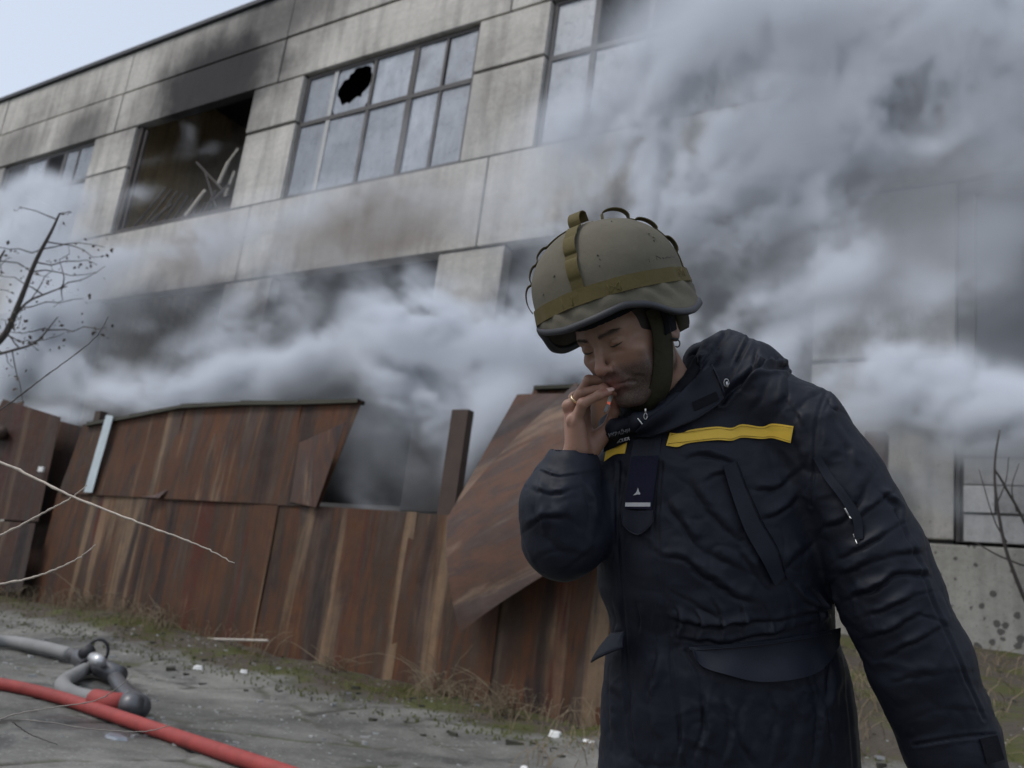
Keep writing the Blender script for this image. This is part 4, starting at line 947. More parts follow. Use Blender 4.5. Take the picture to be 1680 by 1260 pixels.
# ---- pieces sewn on the parka
def jpart(o): o.parent = jk; return o          # the parka carries the man's offset; its own mesh is in world space
def patch(name, quad, m, off=.002, n=(24, 8), thick=.0012, lift=None, wob=0, smoothz=3, tree=None):
    """grid between four photo corners TL, TR, BR, BL (or a function (u, v) -> pixel), laid on the cloth"""
    fn = quad if callable(quad) else (lambda u, v: ((1 - v) * ((1 - u) * np.array(quad[0]) + u * np.array(quad[1])) + v * ((1 - u) * np.array(quad[3]) + u * np.array(quad[2]))))
    nu, nv = n; G = np.zeros((nu, nv, 3)); D = np.full((nu, nv), np.nan); PX = np.zeros((nu, nv, 2)); T = tree or JT
    for i in range(nu):
        for j in range(nv):
            q = fn(i / (nu - 1), j / (nv - 1)); PX[i, j] = q; h = hit(T, q[0], q[1])
            if h is not None: D[i, j] = fromW(h)[2]
    if np.isnan(D).any():
        med = np.nanmedian(D); 
        for _ in range(max(nu, nv)):
            b = np.isnan(D)
            if not b.any(): break
            Dp = np.pad(D, 1, constant_values=np.nan); st = np.stack([Dp[:-2, 1:-1], Dp[2:, 1:-1], Dp[1:-1, :-2], Dp[1:-1, 2:]]); 
            with np.errstate(all='ignore'):
                import warnings; warnings.simplefilter('ignore'); mm = np.nanmean(st, 0)
            D = np.where(b, mm, D)
    for _ in range(smoothz):
        Dp = np.pad(D, 1, mode='edge'); avg = (Dp[:-2, 1:-1] + Dp[2:, 1:-1] + Dp[1:-1, :-2] + Dp[1:-1, 2:]) / 4; D = np.minimum(D, avg) * .5 + avg * .5
    vv = []
    for i in range(nu):
        for j in range(nv):
            l = off + (lift(i / (nu - 1), j / (nv - 1)) if lift else 0); w_ = D[i, j] - l / KU; s = 1 + w_ / FPX
            q = PX[i, j]; vv.append(toW([(q[0] - 840) * s, (q[1] - 630) * s, w_])[0])
    f = [(i * nv + j, i * nv + j + 1, (i + 1) * nv + j + 1, (i + 1) * nv + j) for i in range(nu - 1) for j in range(nv - 1)]
    o = mesh(name, vv, f, m, None, True); s = o.modifiers.new('t', 'SOLIDIFY'); s.thickness = thick; s.offset = 0
    s = o.modifiers.new('crisp', 'EDGE_SPLIT'); s.split_angle = .7
    return jpart(o)
def curvepatch(top, bot):
    T = spline([(a, b, 0) for a, b in top], 12)[:, :2]; B = spline([(a, b, 0) for a, b in bot], 12)[:, :2]
    def ev(P, u): x = u * (len(P) - 1); i = min(int(x), len(P) - 2); return P[i] + (P[i + 1] - P[i]) * (x - i)
    return lambda u, v: ev(T, u) * (1 - v) + ev(B, u) * v
def wire(name, pts, r, m, off=.001, n=8, tree=None, parent=True):
    P = spline([(a, b, 0) for a, b in pts], n)[:, :2]; w = []
    for q in P:
        h = hit(tree or JT, q[0], q[1], off)
        if h is not None: w.append(h)
    mb = MB(); mb.tube(np.array(w), r, 6); o = mb.build(name, m, smooth=True); return jpart(o) if parent else o
patch('yellow_stripe', curvepatch([(1099, 710), (1117, 711), (1134, 705), (1175, 700), (1200, 702), (1218, 696), (1250, 700), (1268, 695), (1302, 699)], [(1093, 731), (1112, 733), (1130, 727), (1175, 722), (1200, 723), (1218, 718), (1250, 720), (1268, 719), (1297, 727)]), M['yellow'], .0018, (70, 8), smoothz=2, lift=lambda u, v: .0012 * math.sin(u * 19) + .0014)
patch('yellow_stripe', curvepatch([(994, 741), (1008, 731), (1029, 726)], [(991, 757), (1008, 746), (1025, 744)]), M['yellow'], .003, (16, 6))
M['yellow_thread'] = simple('yellow_thread', (.30, .19, .02), .7, var=.3, sc=900)
wire('stripe_stitch', [(1101, 713), (1134, 708), (1175, 703), (1200, 705), (1218, 699), (1250, 703), (1268, 698), (1300, 702)], .0005, M['yellow_thread'], .0052)
wire('stripe_stitch', [(1096, 728), (1130, 724), (1175, 719), (1200, 720), (1218, 715), (1250, 717), (1268, 716), (1296, 724)], .0005, M['yellow_thread'], .0052)
patch('front_fly', curvepatch([(1040, 722), (1085, 714)], [(1016, 845), (1074, 845)]), M['navy'], .0025, (8, 22), smoothz=6)
patch('name_tab', [(1036, 749), (1081, 747), (1069, 836), (1026, 834)], M['navy_patch'], .0095, (10, 16), .002, smoothz=8)
patch('reflective_bar', [(1026, 824.5), (1067, 824.5), (1067, 831), (1025.5, 831)], M['silver'], .0115, (10, 3), .0006, smoothz=8)
patch('tab_point', curvepatch([(1021, 836), (1045, 838), (1071, 837)], [(1021, 860), (1046, 876), (1070, 858)]), M['navy'], .008, (15, 8), .002, smoothz=8)
wire('tab_edge', [(1021, 838), (1021, 860), (1046, 877), (1070, 858), (1070, 838)], .0011, M['navy'], .010)
# three-armed star badge
def flatshape(name, pts, m, off, th=.0006, tree=None):
    h = [hit(tree or JT, a, b) for a, b in pts]; w = np.nanmean([fromW(q)[2] for q in h if q is not None]) - off / KU; s = 1 + w / FPX
    v = [toW([(a - 840) * s, (b - 630) * s, w])[0] for a, b in pts]; n = len(v)
    cen = np.mean(v, 0); vv = [cen] + v; f = [(0, 1 + (k + 1) % n, 1 + k) for k in range(n)]
    o = mesh(name, vv, f, m); sm = o.modifiers.new('t', 'SOLIDIFY'); sm.thickness = th; sm.offset = 0; return jpart(o)
st = []
for k in range(3):
    an = math.radians(-90 + 120 * k); st.append((1046.5 + 9.2 * math.cos(an), 808.5 + 8.6 * math.sin(an))); an += math.radians(60); st.append((1046.5 + 2.6 * math.cos(an), 808.5 + 2.4 * math.sin(an)))
flatshape('star_badge', st, M['silver'], .0125)
# chest pocket welt, side pocket flaps, sleeve pocket
patch('pocket_welt', curvepatch([(1186, 764), (1200, 810), (1222, 870), (1250, 920), (1272, 962)], [(1206, 757), (1222, 800), (1246, 855), (1272, 900), (1287, 945)]), M['navy'], .005, (34, 7), smoothz=6, lift=lambda u, v: .004 * (1 - v))
wire('pocket_stitch', [(1210, 757), (1228, 803), (1252, 856), (1278, 902), (1291, 950)], .0010, M['navy'], .003)
patch('pocket_flap', curvepatch([(1128, 1062), (1180, 1058), (1250, 1052), (1320, 1042), (1379, 1030)], [(1136, 1066), (1150, 1092), (1192, 1107), (1250, 1119), (1318, 1112), (1354, 1094), (1378, 1058)]), M['navy'], .004, (44, 14), .002, smoothz=8, lift=lambda u, v: .011 * v ** 1.6 + .0015 * math.sin(u * 23) * v)
wire('flap_stitch', [(1130, 1067), (1180, 1064), (1250, 1058), (1320, 1048), (1374, 1037)], .001, M['navy'], .0075)
mb = MB()
a, b, c_, d_ = U(1026, 1036, -60), U(1002, 1040, -10), U(963, 1088, -6), U(1014, 1070, -82)
gv = []
for i in range(9):
    for j in range(7):
        u, v = i / 8, j / 6; P = (1 - v) * ((1 - u) * a + u * b) + v * ((1 - u) * U(1024, 1066, -84) + u * U(972, 1090, -14)); P = P + np.array([-10, 0, -8]) * math.sin(math.pi * u) * v + np.array([-3, -4, 0]) * math.sin(2.2 * v); gv.append(toW(P)[0])
o = mesh('pocket_flap', gv, [(i * 7 + j, i * 7 + j + 1, (i + 1) * 7 + j + 1, (i + 1) * 7 + j) for i in range(8) for j in range(6)], M['navy'], None, True); s_ = o.modifiers.new('t', 'SOLIDIFY'); s_.thickness = .003; s_.offset = 0; jpart(o)
patch('sleeve_pocket_welt', curvepatch([(1334, 752), (1352, 785), (1375, 815), (1398, 852), (1402, 884)], [(1346, 748), (1366, 780), (1388, 808), (1412, 846), (1416, 884)]), M['navy'], .004, (26, 5), smoothz=5, lift=lambda u, v: .003 * (1 - v))
wire('zip_pull', [(1386, 834), (1391, 843), (1396, 851)], .0016, M['metal'], .009)
wire('zip_pull', [(1400, 876), (1403, 884), (1406, 892)], .0012, M['metal'], .006)
patch('cuff_tab', [(1608, 1212), (1636, 1206), (1648, 1246), (1620, 1254)], M['black_cloth'], .004, (6, 6))
# storm collar flap with its zip
cf = patch('collar_flap', curvepatch([(1043, 708), (1060, 690), (1095, 664), (1135, 626), (1168, 598)], [(1046, 716), (1072, 716), (1110, 702), (1150, 684), (1188, 653)]), M['navy'], .010, (34, 14), .003, smoothz=14, lift=lambda u, v: .006 * v)
wire('collar_edge', [(1044, 712), (1072, 713), (1110, 700), (1150, 682), (1186, 653), (1180, 625), (1167, 598)], .0017, M['navy'], .018)
patch('hook_strip', [(1135, 660), (1175, 642), (1180, 655), (1140, 674)], M['black_cloth'], .018, (8, 5), .0012, smoothz=8)
zt = MB()
for q in spline([(1147, 604, 0), (1128, 619, 0), (1112, 634, 0), (1098, 646, 0)], 9):
    h = hit(JT, q[0], q[1], .012)
    if h is not None: zt.box(h - .0011, h + .0011)
jpart(zt.build('zip_teeth', M['metal']))
zt = MB()
for q in spline([(1047, 687, 0), (1051, 692, 0), (1055, 697, 0)], 3):
    h = hit(JT, q[0], q[1], .006)
    if h is not None: zt.box(h - .0008, h + .0008)
jpart(zt.build('zip_teeth', M['metal']))
w0 = U(1059, 683, -78); mb = MB(); ring_ = [w0 + (math.cos(a) * 2.6, math.sin(a) * 4.6, 0) for a in np.linspace(0, 2 * math.pi, 15)]; mb.tube(toW(np.array(ring_)), .0007, 6); mb.tube(toW(np.array([w0 + (0, -12, 0), w0 + (0, -5, 0)])), .0016, 6); jpart(mb.build('zip_pull', M['metal'], smooth=True))
h = hit(JT, 1191, 630, .006)
if h is not None:
    w1 = np.array(fromW(h)); s_ = 1 + w1[2] / FPX; c1 = np.array([(w1[0] - 840) * s_, (w1[1] - 630) * s_, w1[2] - 3]); mb = MB()
    mb.tube(toW(np.array([c1 + (math.cos(a) * 4, math.sin(a) * 6 - 2, 0) for a in np.linspace(0, 2 * math.pi, 15)])), .0009, 6); mb.tube(toW(np.array([c1 + (0, -4, -1), c1 + (1, 5, -1)])), .0022, 8); jpart(mb.build('cord_toggle', M['alu_light'], smooth=True))
# lettering on the chest
def text(body, px_, py_, size, ang, m, off, name, shear=0):
    cu = bpy.data.curves.new(name, 'FONT'); cu.body = body; cu.size = 1; cu.extrude = 0; cu.offset = .012; cu.shear = shear; t = bpy.data.objects.new(name, cu); C.objects.link(t)
    me = bpy.data.meshes.new_from_object(t.evaluated_get(bpy.context.evaluated_depsgraph_get())); bpy.data.objects.remove(t); bpy.data.curves.remove(cu)
    v = getv(me); ca, sa = math.cos(math.radians(ang)), math.sin(math.radians(ang))
    X = px_ + size * (v[:, 0] * ca + v[:, 1] * sa * 1); Yv = py_ + size * (v[:, 0] * sa * 1 - v[:, 1] * ca)
    X = px_ + size * (v[:, 0] * ca + v[:, 1] * math.sin(math.radians(-ang)) * -1 * 0 + v[:, 1] * sa); 
    h = [hit(JT, a, b) for a, b in zip(X[::max(1, len(X) // 12)], Yv[::max(1, len(X) // 12)])]; w = np.mean([fromW(q)[2] for q in h if q is not None]); 
    # plane fit so the words follow the slope of the cloth
    A_ = []; B_ = []
    for a, b in zip(X[::5], Yv[::5]):
        q = hit(JT, a, b)
        if q is not None: A_.append((a, b, 1)); B_.append(fromW(q)[2])
    A_ = np.array(A_, float); B_ = np.array(B_); k_ = B_ > np.percentile(B_, 45)      # leave out the cuff in front of the chest
    A_, B_ = A_[k_], B_[k_]; co = np.linalg.lstsq(A_, B_, rcond=None)[0]; k_ = np.abs(A_ @ co - B_) < 8; co = np.linalg.lstsq(A_[k_], B_[k_], rcond=None)[0]; W_ = co[0] * X + co[1] * Yv + co[2] - off / KU; s = 1 + W_ / FPX
    me.vertices.foreach_set('co', toW(np.stack([(X - 840) * s, (Yv - 630) * s, W_], 1)).astype(np.float32).ravel()); me.materials.clear(); me.materials.append(m); me.update()
    o = link(name, me); s_ = o.modifiers.new('t', 'SOLIDIFY'); s_.thickness = .0004; return jpart(o)
patch('name_strip', [(994, 712), (1036, 698), (1032, 724), (990, 742)], M['black_cloth'], .0035, (8, 6), .001, smoothz=6)
text('УКРАЇНИ', 998, 718, 8.2, -14, M['grey_print'], .011, 'printed_word', .2)
text('D)RESCUER', 996, 731, 7.4, -14, M['silver'], .011, 'printed_word', .2)
# fleece inside collar and cuff
fl = MB()
def fleece(p):
    d4 = chain(p, [U(1168, 578, 80), U(1150, 598, 22), U(1124, 636, -16), U(1088, 668, -36)], [14, 15, 14, 11], 6)
    d = chain(p, [U(1140, 596, 66), U(1136, 628, 26), U(1112, 664, -4), U(1072, 684, -22), U(1036, 686, -12), U(1028, 672, 40)], [15, 15, 14, 13, 13, 18], 6)
    d = np.minimum(d, d4)
    return d
def cuff_r(p):
    e = cone(p, U(942, 768, -20), U(937, 810, -26), 35, 38); e = smax(e, -cone(p, U(946, 700, -14), U(938, 800, -22), 29.5, 26), 3); return e
def cuff_l(p):
    e = cone(p, U(1578, 1262, -104), U(1592, 1322, -108), 40, 38); return smax(e, -cone(p, U(1580, 1250, -104), U(1600, 1350, -108), 30, 30), 3)
Vf, Ff = nets(fleece, (150, -110, -90), (380, 80, 160), 5.0); pm(quadmesh('collar_lining', toW(Vf), Ff, M['black_cloth']))
Vf, Ff = nets(cuff_r, (40, 70, -90), (160, 240, 60), 4.0); pm(quadmesh('knitted_cuff', toW(Vf), Ff, M['black_cloth']))
Vf, Ff = nets(cuff_l, (600, 500, -180), (800, 760, -20), 5.0); pm(quadmesh('knitted_cuff', toW(Vf), Ff, M['black_cloth']))
# trousers and boots
def legs(p):
    d = None; floor = None
    for s in (-1, 1):
        hip = U(1195, 1330, 25) + np.array([70 * s * .8, 0, -50 * s * .5]); kn = hip + DN * 330 + np.array([10 * s, 0, -22 if s > 0 else 14]); an = hip + DN * 700 + np.array([26 * s, 0, 0])
        l = chain(p, [hip, kn, an], [96, 72, 54], 14); d = l if d is None else smin(d, l, 16)
    return d
hipz = toW(U(1195, 1330, 25))[0][2]
Vt, Ft = nets(legs, (200, 560, -420), (560, 1560, 200), 9)
Wt = toW(Vt); kz = Wt[:, 2] > -9; 
tr = quadmesh('trousers', Wt, Ft, M['navy']); pm(tr)
for s in (-1, 1):
    an = U(1195, 1330, 25) + np.array([70 * s * .8, 0, -50 * s * .5]) + DN * 700 + np.array([26 * s, 0, 0]); A = toW(an)[0]; fw = -toW(U(0, 0, 0))[0] + toW(U(-75, 0, -75))[0]; fw[2] = 0; fw /= np.linalg.norm(fw)
    gzz = gz(A[0], A[1]); sd_ = np.array([-fw[1], fw[0], 0])
    def boot(p, A=A, gzz=gzz):
        q0 = A.copy(); q0[2] = gzz
        d = chain(p, [np.array([A[0], A[1], max(A[2], gzz + .1)]), q0 + (0, 0, .09), q0 + fw * .12 + (0, 0, .055), q0 + fw * .19 + (0, 0, .045)], [.06, .055, .052, .042], .03)
        return smax(d, gzz + .002 - p[..., 2], .004)
    Vb_, Fb_ = nets(boot, A + (-.28, -.28, -.2 - max(0, A[2] - gzz)), A + (.28, .28, .12), .011); bo = quadmesh('boot', Vb_, Fb_, M['black_plastic']); pm(bo)

# ------------------------------------------------------------------ helmet: a thing of its own, worn on the head
HHM = rot(-42, -2.0, 17.0); HHC = U(1001, 480, 12)
def HH(v): v = np.atleast_2d(np.asarray(v, float)); return (v @ HHM.T) * HS * FLIP + HHC
# local mm: x his left, y up, z forward; level 0 is the widest part
RY = 20.0
phk = np.radians([0, 25, 45, 62, 77, 92, 110, 130, 155, 180]); rimk = np.array([-55, -50, -42, -52, -76, -80, -68, -60, -56, -56.])
_ra = np.radians(np.arange(-200, 381)); _rv = np.interp(np.abs((_ra + math.pi) % (2 * math.pi) - math.pi), phk, rimk)
_rv = np.convolve(np.pad(_rv, 8, mode='edge'), np.hanning(19)[1:-1] / np.hanning(19).sum(), 'valid')
def rimy(ph):
    a = (np.asarray(ph) + math.pi) % (2 * math.pi) - math.pi
    return np.interp(a, _ra, _rv) + 3 + 13 * np.exp(-((a + 1.0) / .85) ** 2)
def hpt(ph, y, off=0.0):             # point on the shell: azimuth 0 = front, positive towards his left
    yy = y - 8.; top = 121.
    rr = np.where(yy > 0, np.clip(1 - (np.abs(yy) / (top - 8)) ** 2.15, 0, 1) ** (1 / 2.15), 1 + .035 * np.clip(-yy / 40, 0, 1) + .05 * np.clip((-yy - 40) / 30, 0, 1.6) ** 1.5)
    return np.stack([(121 * rr + off) * np.sin(ph), y + off * np.clip(yy / 110, 0, 1), (140 * rr + off) * np.cos(ph)], -1)
hel = empty('helmet', toW(HH((0, -50, 0)))[0]); tag(hel, 'olive green cloth covered combat helmet with webbing band and loops, worn on the bowed head', 'helmet'); hl0 = np.array(hel.location)
def hp(o, parent=None):
    o.parent = parent or hel
    if parent is None: o.location = -hl0
    return o
nph, ny = 120, 44; vv = []; 
for k in range(nph):
    ph = 2 * math.pi * k / nph; r0 = float(rimy(ph))
    for j in range(ny):
        t = j / (ny - 1); y = r0 + (120.6 - r0) * (1 - (1 - t) ** 1.7); off = 0.0
        P = hpt(np.array(ph), np.array(y))
        # cloth cover slack below the band
        s = max(0, min(1, (-8 - y) / 25)); off = s * (3.6 * math.sin(ph * 17 + y * .11 + 1.5 * math.sin(ph * 5)) * math.exp(-((y + 32) / 16) ** 2) * min(1, max(0, (y - r0 - 6) / 14)) + 2.5 - 1.5 * max(0, 1 - (y - r0) / 14))
        off += 1.6 * (float(vnoise(P[None] / 26, 5)[0]) - .5)
        P = hpt(np.array(ph), np.array(y), off); vv.append(toW(HH(P))[0])
f = [(k * ny + j, ((k + 1) % nph) * ny + j, ((k + 1) % nph) * ny + j + 1, k * ny + j + 1) for k in range(nph) for j in range(ny - 1)]
shell = hp(mesh('shell', vv, f, M['khaki'], None, True)); s_ = shell.modifiers.new('t', 'SOLIDIFY'); s_.thickness = .006; s_.offset = 0
for k in range(9):                  # small nicks and flecks on the cover
    ph = math.radians(rnd.uniform(-40, 100)); y = rnd.uniform(20, 110); c = toW(HH(hpt(np.array(ph), np.array(y), 3.4)))[0]; mb = MB(); r = rnd.uniform(.0009, .002)
    mb.tube([c, c + np.array([rnd.uniform(-2, 2), rnd.uniform(-2, 2), rnd.uniform(-3, 1)]) * r], [r, r * .4], 5); hp(mb.build('fleck', M['khaki' if k % 3 else 'ink']))
mb = MB(); rim = []
for k in range(121):
    ph = 2 * math.pi * k / 120; rim.append(toW(HH(hpt(np.array(ph), np.array(rimy(ph) + 1.0), 3.0)))[0])
rim = np.array(rim)
b0 = 0; prof = [(-3.6, 8), (-4.6, 0), (-3.2, -5), (1.0, -5.0), (4.6, -3.4), (5.6, 1), (5.4, 5), (2.2, 7)]
for k in range(120):
    ph = 2 * math.pi * k / 120
    for dx, dy in prof: mb.v.append(tuple(toW(HH(hpt(np.array(ph), np.array(float(rimy(ph)) + dy), 1.5 + dx)))[0]))
for k in range(120):
    for j in range(8): mb.f.append((k * 8 + j, k * 8 + (j + 1) % 8, ((k + 1) % 120) * 8 + (j + 1) % 8, ((k + 1) % 120) * 8 + j))
hp(mb.build('rim_edging', M['rimrubber'], smooth=True))
def ribbon(name, path, half, thick=.0016, m='olive', closed=False, parent=None, widthdir=None):
    """path: list of (local point, outward, across) in helmet mm"""
    v = []; 
    for p, o_, a_ in path:
        p = np.array(p, float); a_ = np.array(a_, float); a_ /= np.linalg.norm(a_)
        for t in (-1, -.33, .33, 1): v.append(toW(HH(p + a_ * half * t))[0])
    n = len(path); f = [(i * 4 + j, i * 4 + j + 1, ((i + 1) % n) * 4 + j + 1, ((i + 1) % n) * 4 + j) for i in range(n if closed else n - 1) for j in range(3)]
    o = mesh(name, v, f, M[m], None, True); s = o.modifiers.new('t', 'SOLIDIFY'); s.thickness = thick; s.offset = 0; s = o.modifiers.new('crisp', 'EDGE_SPLIT'); s.split_angle = .7; return hp(o, parent)
bd = []
for k in range(160):
    ph = 2 * math.pi * k / 160; yc = -8 + 3.0 * math.sin(ph * 2 + .6) ; w = 2.6 * max(0, math.sin(ph * 7.0 + 1.3 * math.sin(ph * 2))) ** 2 + 1.3 * math.sin(ph * 17)
    P = hpt(np.array(ph), np.array(yc), 5.2 + w); bd.append((P, None, hpt(np.array(ph), np.array(yc + 10.)) - hpt(np.array(ph), np.array(yc - 10.)) ))
band = ribbon('band', bd, 12.5, closed=True)
def meridian(ph, y0, y1, loops=(), half=10.5, name='strap', off=4.6):
    """a webbing strap over the crown with slack loops standing up; loops: (t centre, t half width, height)"""
    n = 90; path = []
    for k in range(n):
        t = k / (n - 1); y = y0 + (y1 - y0) * math.sin(t * math.pi / 2) ** 1.0; 
        P = hpt(np.array(ph), np.array(min(y, 120.0)), off)
        out_ = P - np.array([0, -20, 0]); out_ = out_ / np.linalg.norm(out_)
        h = 0; fold = 0
        for c, w, hh in loops:
            x = (t - c) / w
            if abs(x) < 1: h += hh * (1 - x * x) ** .45
        P = P + out_ * h; path.append((P, None, (math.cos(ph), 0, -math.sin(ph))))
    return ribbon(name, path, half)
d2r = math.radians
meridian(d2r(18), 4, 120.5, [(.20, .09, 4), (.44, .10, 7), (.62, .10, 4), (.86, .13, 19)])
meridian(d2r(136), 4, 120.5, [(.84, .13, 17), (.55, .11, 8), (.25, .09, 7)])
meridian(d2r(-52), 4, 120.5, [(.12, .13, 10), (.36, .08, 5), (.56, .07, 5)])
meridian(d2r(-140), 4, 120.5, [(.3, .1, 8), (.8, .12, 14)])
# ink scribble and stitched crosses
def hwire(name, pts, r, m, off=3.2, parent=None):
    v = [toW(HH(hpt(np.array(d2r(a)), np.array(float(b)), off)))[0] for a, b in pts]; mb = MB(); mb.tube(np.array(v), r, 5); return hp(mb.build(name, M[m], smooth=True), parent)
x0 = 72
for dx, pts in enumerate([[(0, 16), (-1.5, 11), (2, 12), (1, 7)], [(5, 8), (5.4, 8.4)], [(9, 15), (8.5, 8)], [(9, 15), (12, 11), (13, 9)], [(15, 11), (16, 8), (17, 11)], [(18, 9), (21, 11), (24, 9), (27, 12), (30, 9), (34, 11)]]): hwire('ink_mark', [(x0 + a, 10 + b) for a, b in pts], .0006, 'ink', 2.9)
for ph in (42, 8, 100):
    for a, b in (((ph - 3.5, -15), (ph + 3.5, -1)), ((ph - 3.5, -1), (ph + 3.5, -15)), ((ph - 4, -16), (ph - 4, 0)), ((ph + 4, -16), (ph + 4, 0))): hwire('stitching', [a, ((a[0] + b[0]) / 2, (a[1] + b[1]) / 2), b], .0005, 'olive', 8.0)
M['olive_dark'] = m_cloth('dark_olive_webbing', (.030, .027, .016), .8, weave=1200, var=.4, spec=.2, bm=.8, wrinkle=.6)
# knitted cap / padding under the helmet, chin strap and buckle
def cap(p):
    d = ell(p, (0, 38, -8), (82, 96, 101)); d = smax(d, 52 - (p[..., 1] + .05 * p[..., 2]) - 34 * sstep(20, -40, p[..., 2]), 3); return d
Vk, Fk = nets(cap, (-95, -20, -120), (95, 145, 105), 4.2)
pm(quadmesh('knitted_cap', toW(HL(Vk)), Fk, M['black_cloth']))
def hlr(name, pts, half, m, thick=.002, n=10):
    P = spline([HL(p[:3])[0] for p in pts], n); A_ = spline([(np.asarray(p[3:6]) @ HM.T) * FLIP for p in pts], n); v = []
    for p, a in zip(P, A_):
        a = a / np.linalg.norm(a)
        for t in (-1, 0, 1): v.append(toW(p + a * half * t)[0])
    f = [(i * 3 + j, i * 3 + j + 1, (i + 1) * 3 + j + 1, (i + 1) * 3 + j) for i in range(len(P) - 1) for j in range(2)]
    o = mesh(name, v, f, M[m], None, True); s = o.modifiers.new('t', 'SOLIDIFY'); s.thickness = thick; s.offset = 0; return hp(o)
for s in (-1, 1):
    hlr('chin_strap', [(s * 80, 40, 16, -.3 * s, 0, 1), (s * 80, 10, 20, -.3 * s, 0, 1), (s * 74, -22, 26, -.35 * s, .2, 1), (s * 64, -55, 36, -.4 * s, .4, 1), (s * 48, -86, 46, -.4 * s, .6, .8), (s * 20, -106, 58, 0, 1, .3), (0, -110, 60, 0, 1, .3)], 18, 'olive_dark', .003)
    hlr('strap_pad', [(s * 84, 42, -42, 0, 0, 1), (s * 86, 15, -38, 0, 0, 1), (s * 83, -10, -34, 0, .1, 1), (s * 79, -22, -30, 0, .1, 1)], 17, 'olive_dark', .006)
    hlr('strap_pad', [(s * 82, 44, -4, 0, 0, 1), (s * 84, 14, -2, 0, 0, 1), (s * 81, -12, 4, 0, .1, 1)], 15, 'black_cloth', .006)
c = HL((84, -33, 6))[0]; mb = MB(); mb.tube(toW(np.array([c + (1 + 4 * math.cos(a), 5.5 * math.sin(a), -2) for a in np.linspace(-2.2, 2.4, 14)])), .0012, 8); mb.tube(toW(np.array([c + (-16, -9, 0), c + (-6, -8, -2), c + (2, -7, -2)])), .002, 8); hp(mb.build('buckle', M['black_plastic'], smooth=True))
# ------------------------------------------------------------------ hoses on the yard
def ground_path(pxs, n=10, lift=0.0):
    P = []
    for q in pxs:
        a, b = q[0], q[1]; z = .05
        for _ in range(3):
            w = onZ(a, b, z); z = gz(w[0], w[1]) + lift
        w = onZ(a, b, z); P.append(w)
    return spline(P, n)
rh = ground_path([(-120, 1108), (0, 1122), (90, 1142), (200, 1178), (300, 1212), (450, 1262), (560, 1300)], 12, .05)
mb = MB(); mb.tube(rh, .046, 16); o = mb.build('fire_hose', M['hose_red'], smooth=True); tag(o, 'red fire hose running diagonally across the yard into the lower left corner', 'hose')
gh = ground_path([(-160, 1050), (0, 1052), (60, 1060), (115, 1073)], 12, .07)
mb = MB(); mb.tube(gh, .068, 16); o = mb.build('fire_hose', M['hose_grey'], smooth=True); tag(o, 'thick grey hose from the left edge ending at the metal valve', 'hose')
# branch pipe with valve, two stub hoses folded back to the red line
nz = ground_path([(118, 1074), (150, 1075)], 2, .12)[-1]
dv = empty('hose_valve', nz - (0, 0, .12)); tag(dv, 'dark metal hose valve with levers and a folded stub of hose, on the yard', 'valve'); dl = np.array(dv.location)
def dp(nm, mb, m, smooth=True, parent=None):
    o = mb.build(nm, m, smooth=smooth); o.parent = dv; o.location = -dl; return o
def G(a, b, l): return ground_path([(a, b), (a + 1, b)], 1, l)[0]
mb = MB(); mb.tube([G(116, 1074, .12), G(128, 1078, .13), G(132, 1079, .13), G(148, 1086, .13), G(160, 1092, .12), G(166, 1096, .12), G(196, 1108, .10)], [.07, .07, .095, .095, .075, .09, .085], 16); dp('body', mb, M['alu'])
mb = MB(); mb.tube([G(152, 1078, .2), G(160, 1083, .2), G(166, 1087, .19)], [.045, .06, .05], 12); dp('collar', mb, M['alu_light'])
mb = MB(); mb.tube([G(134, 1073, .2), G(146, 1070, .22), G(152, 1074, .2)], [.05, .085, .05], 12); dp('knob', mb, M['black_plastic'])
mb = MB(); c = G(160, 1070, .20); mb.tube([c + .1 * np.array([.7 * math.cos(t), .7 * math.cos(t), 1.25 * math.sin(t)]) for t in np.linspace(-1.6, 2.6, 16)], .016, 8); dp('handle_loop', mb, M['black_plastic'])
mb = MB(); mb.tube([G(140, 1084, .15), G(118, 1101, .09)], [.026, .02], 8); dp('lever', mb, M['black_plastic'])
mb = MB(); mb.tube([G(186, 1103, .10), G(198, 1103, .12), G(192, 1099, .1)], .03, 8); dp('lug', mb, M['alu'])
mb = MB(); mb.tube(ground_path([(184, 1106), (200, 1128), (216, 1148)], 6, .07), .066, 14); dp('stub_pipe', mb, M['alu'])
mb = MB(); mb.tube(ground_path([(150, 1092), (126, 1106), (106, 1118), (104, 1128), (122, 1140), (156, 1148)], 8, .07), .064, 14); dp('folded_hose', mb, M['hose_grey'])
mb = MB(); mb.tube(ground_path([(155, 1147), (178, 1152), (202, 1154)], 6, .10), .072, 14); dp('red_sleeve', mb, M['hose_red'])
mb = MB(); mb.tube([G(200, 1155, .1), G(214, 1157, .1), G(226, 1160, .09)], [.078, .088, .085], 14); mb.tube([G(218, 1146, .1), G(228, 1160, .09)], [.07, .085], 14); dp('coupling', mb, M['alu'])

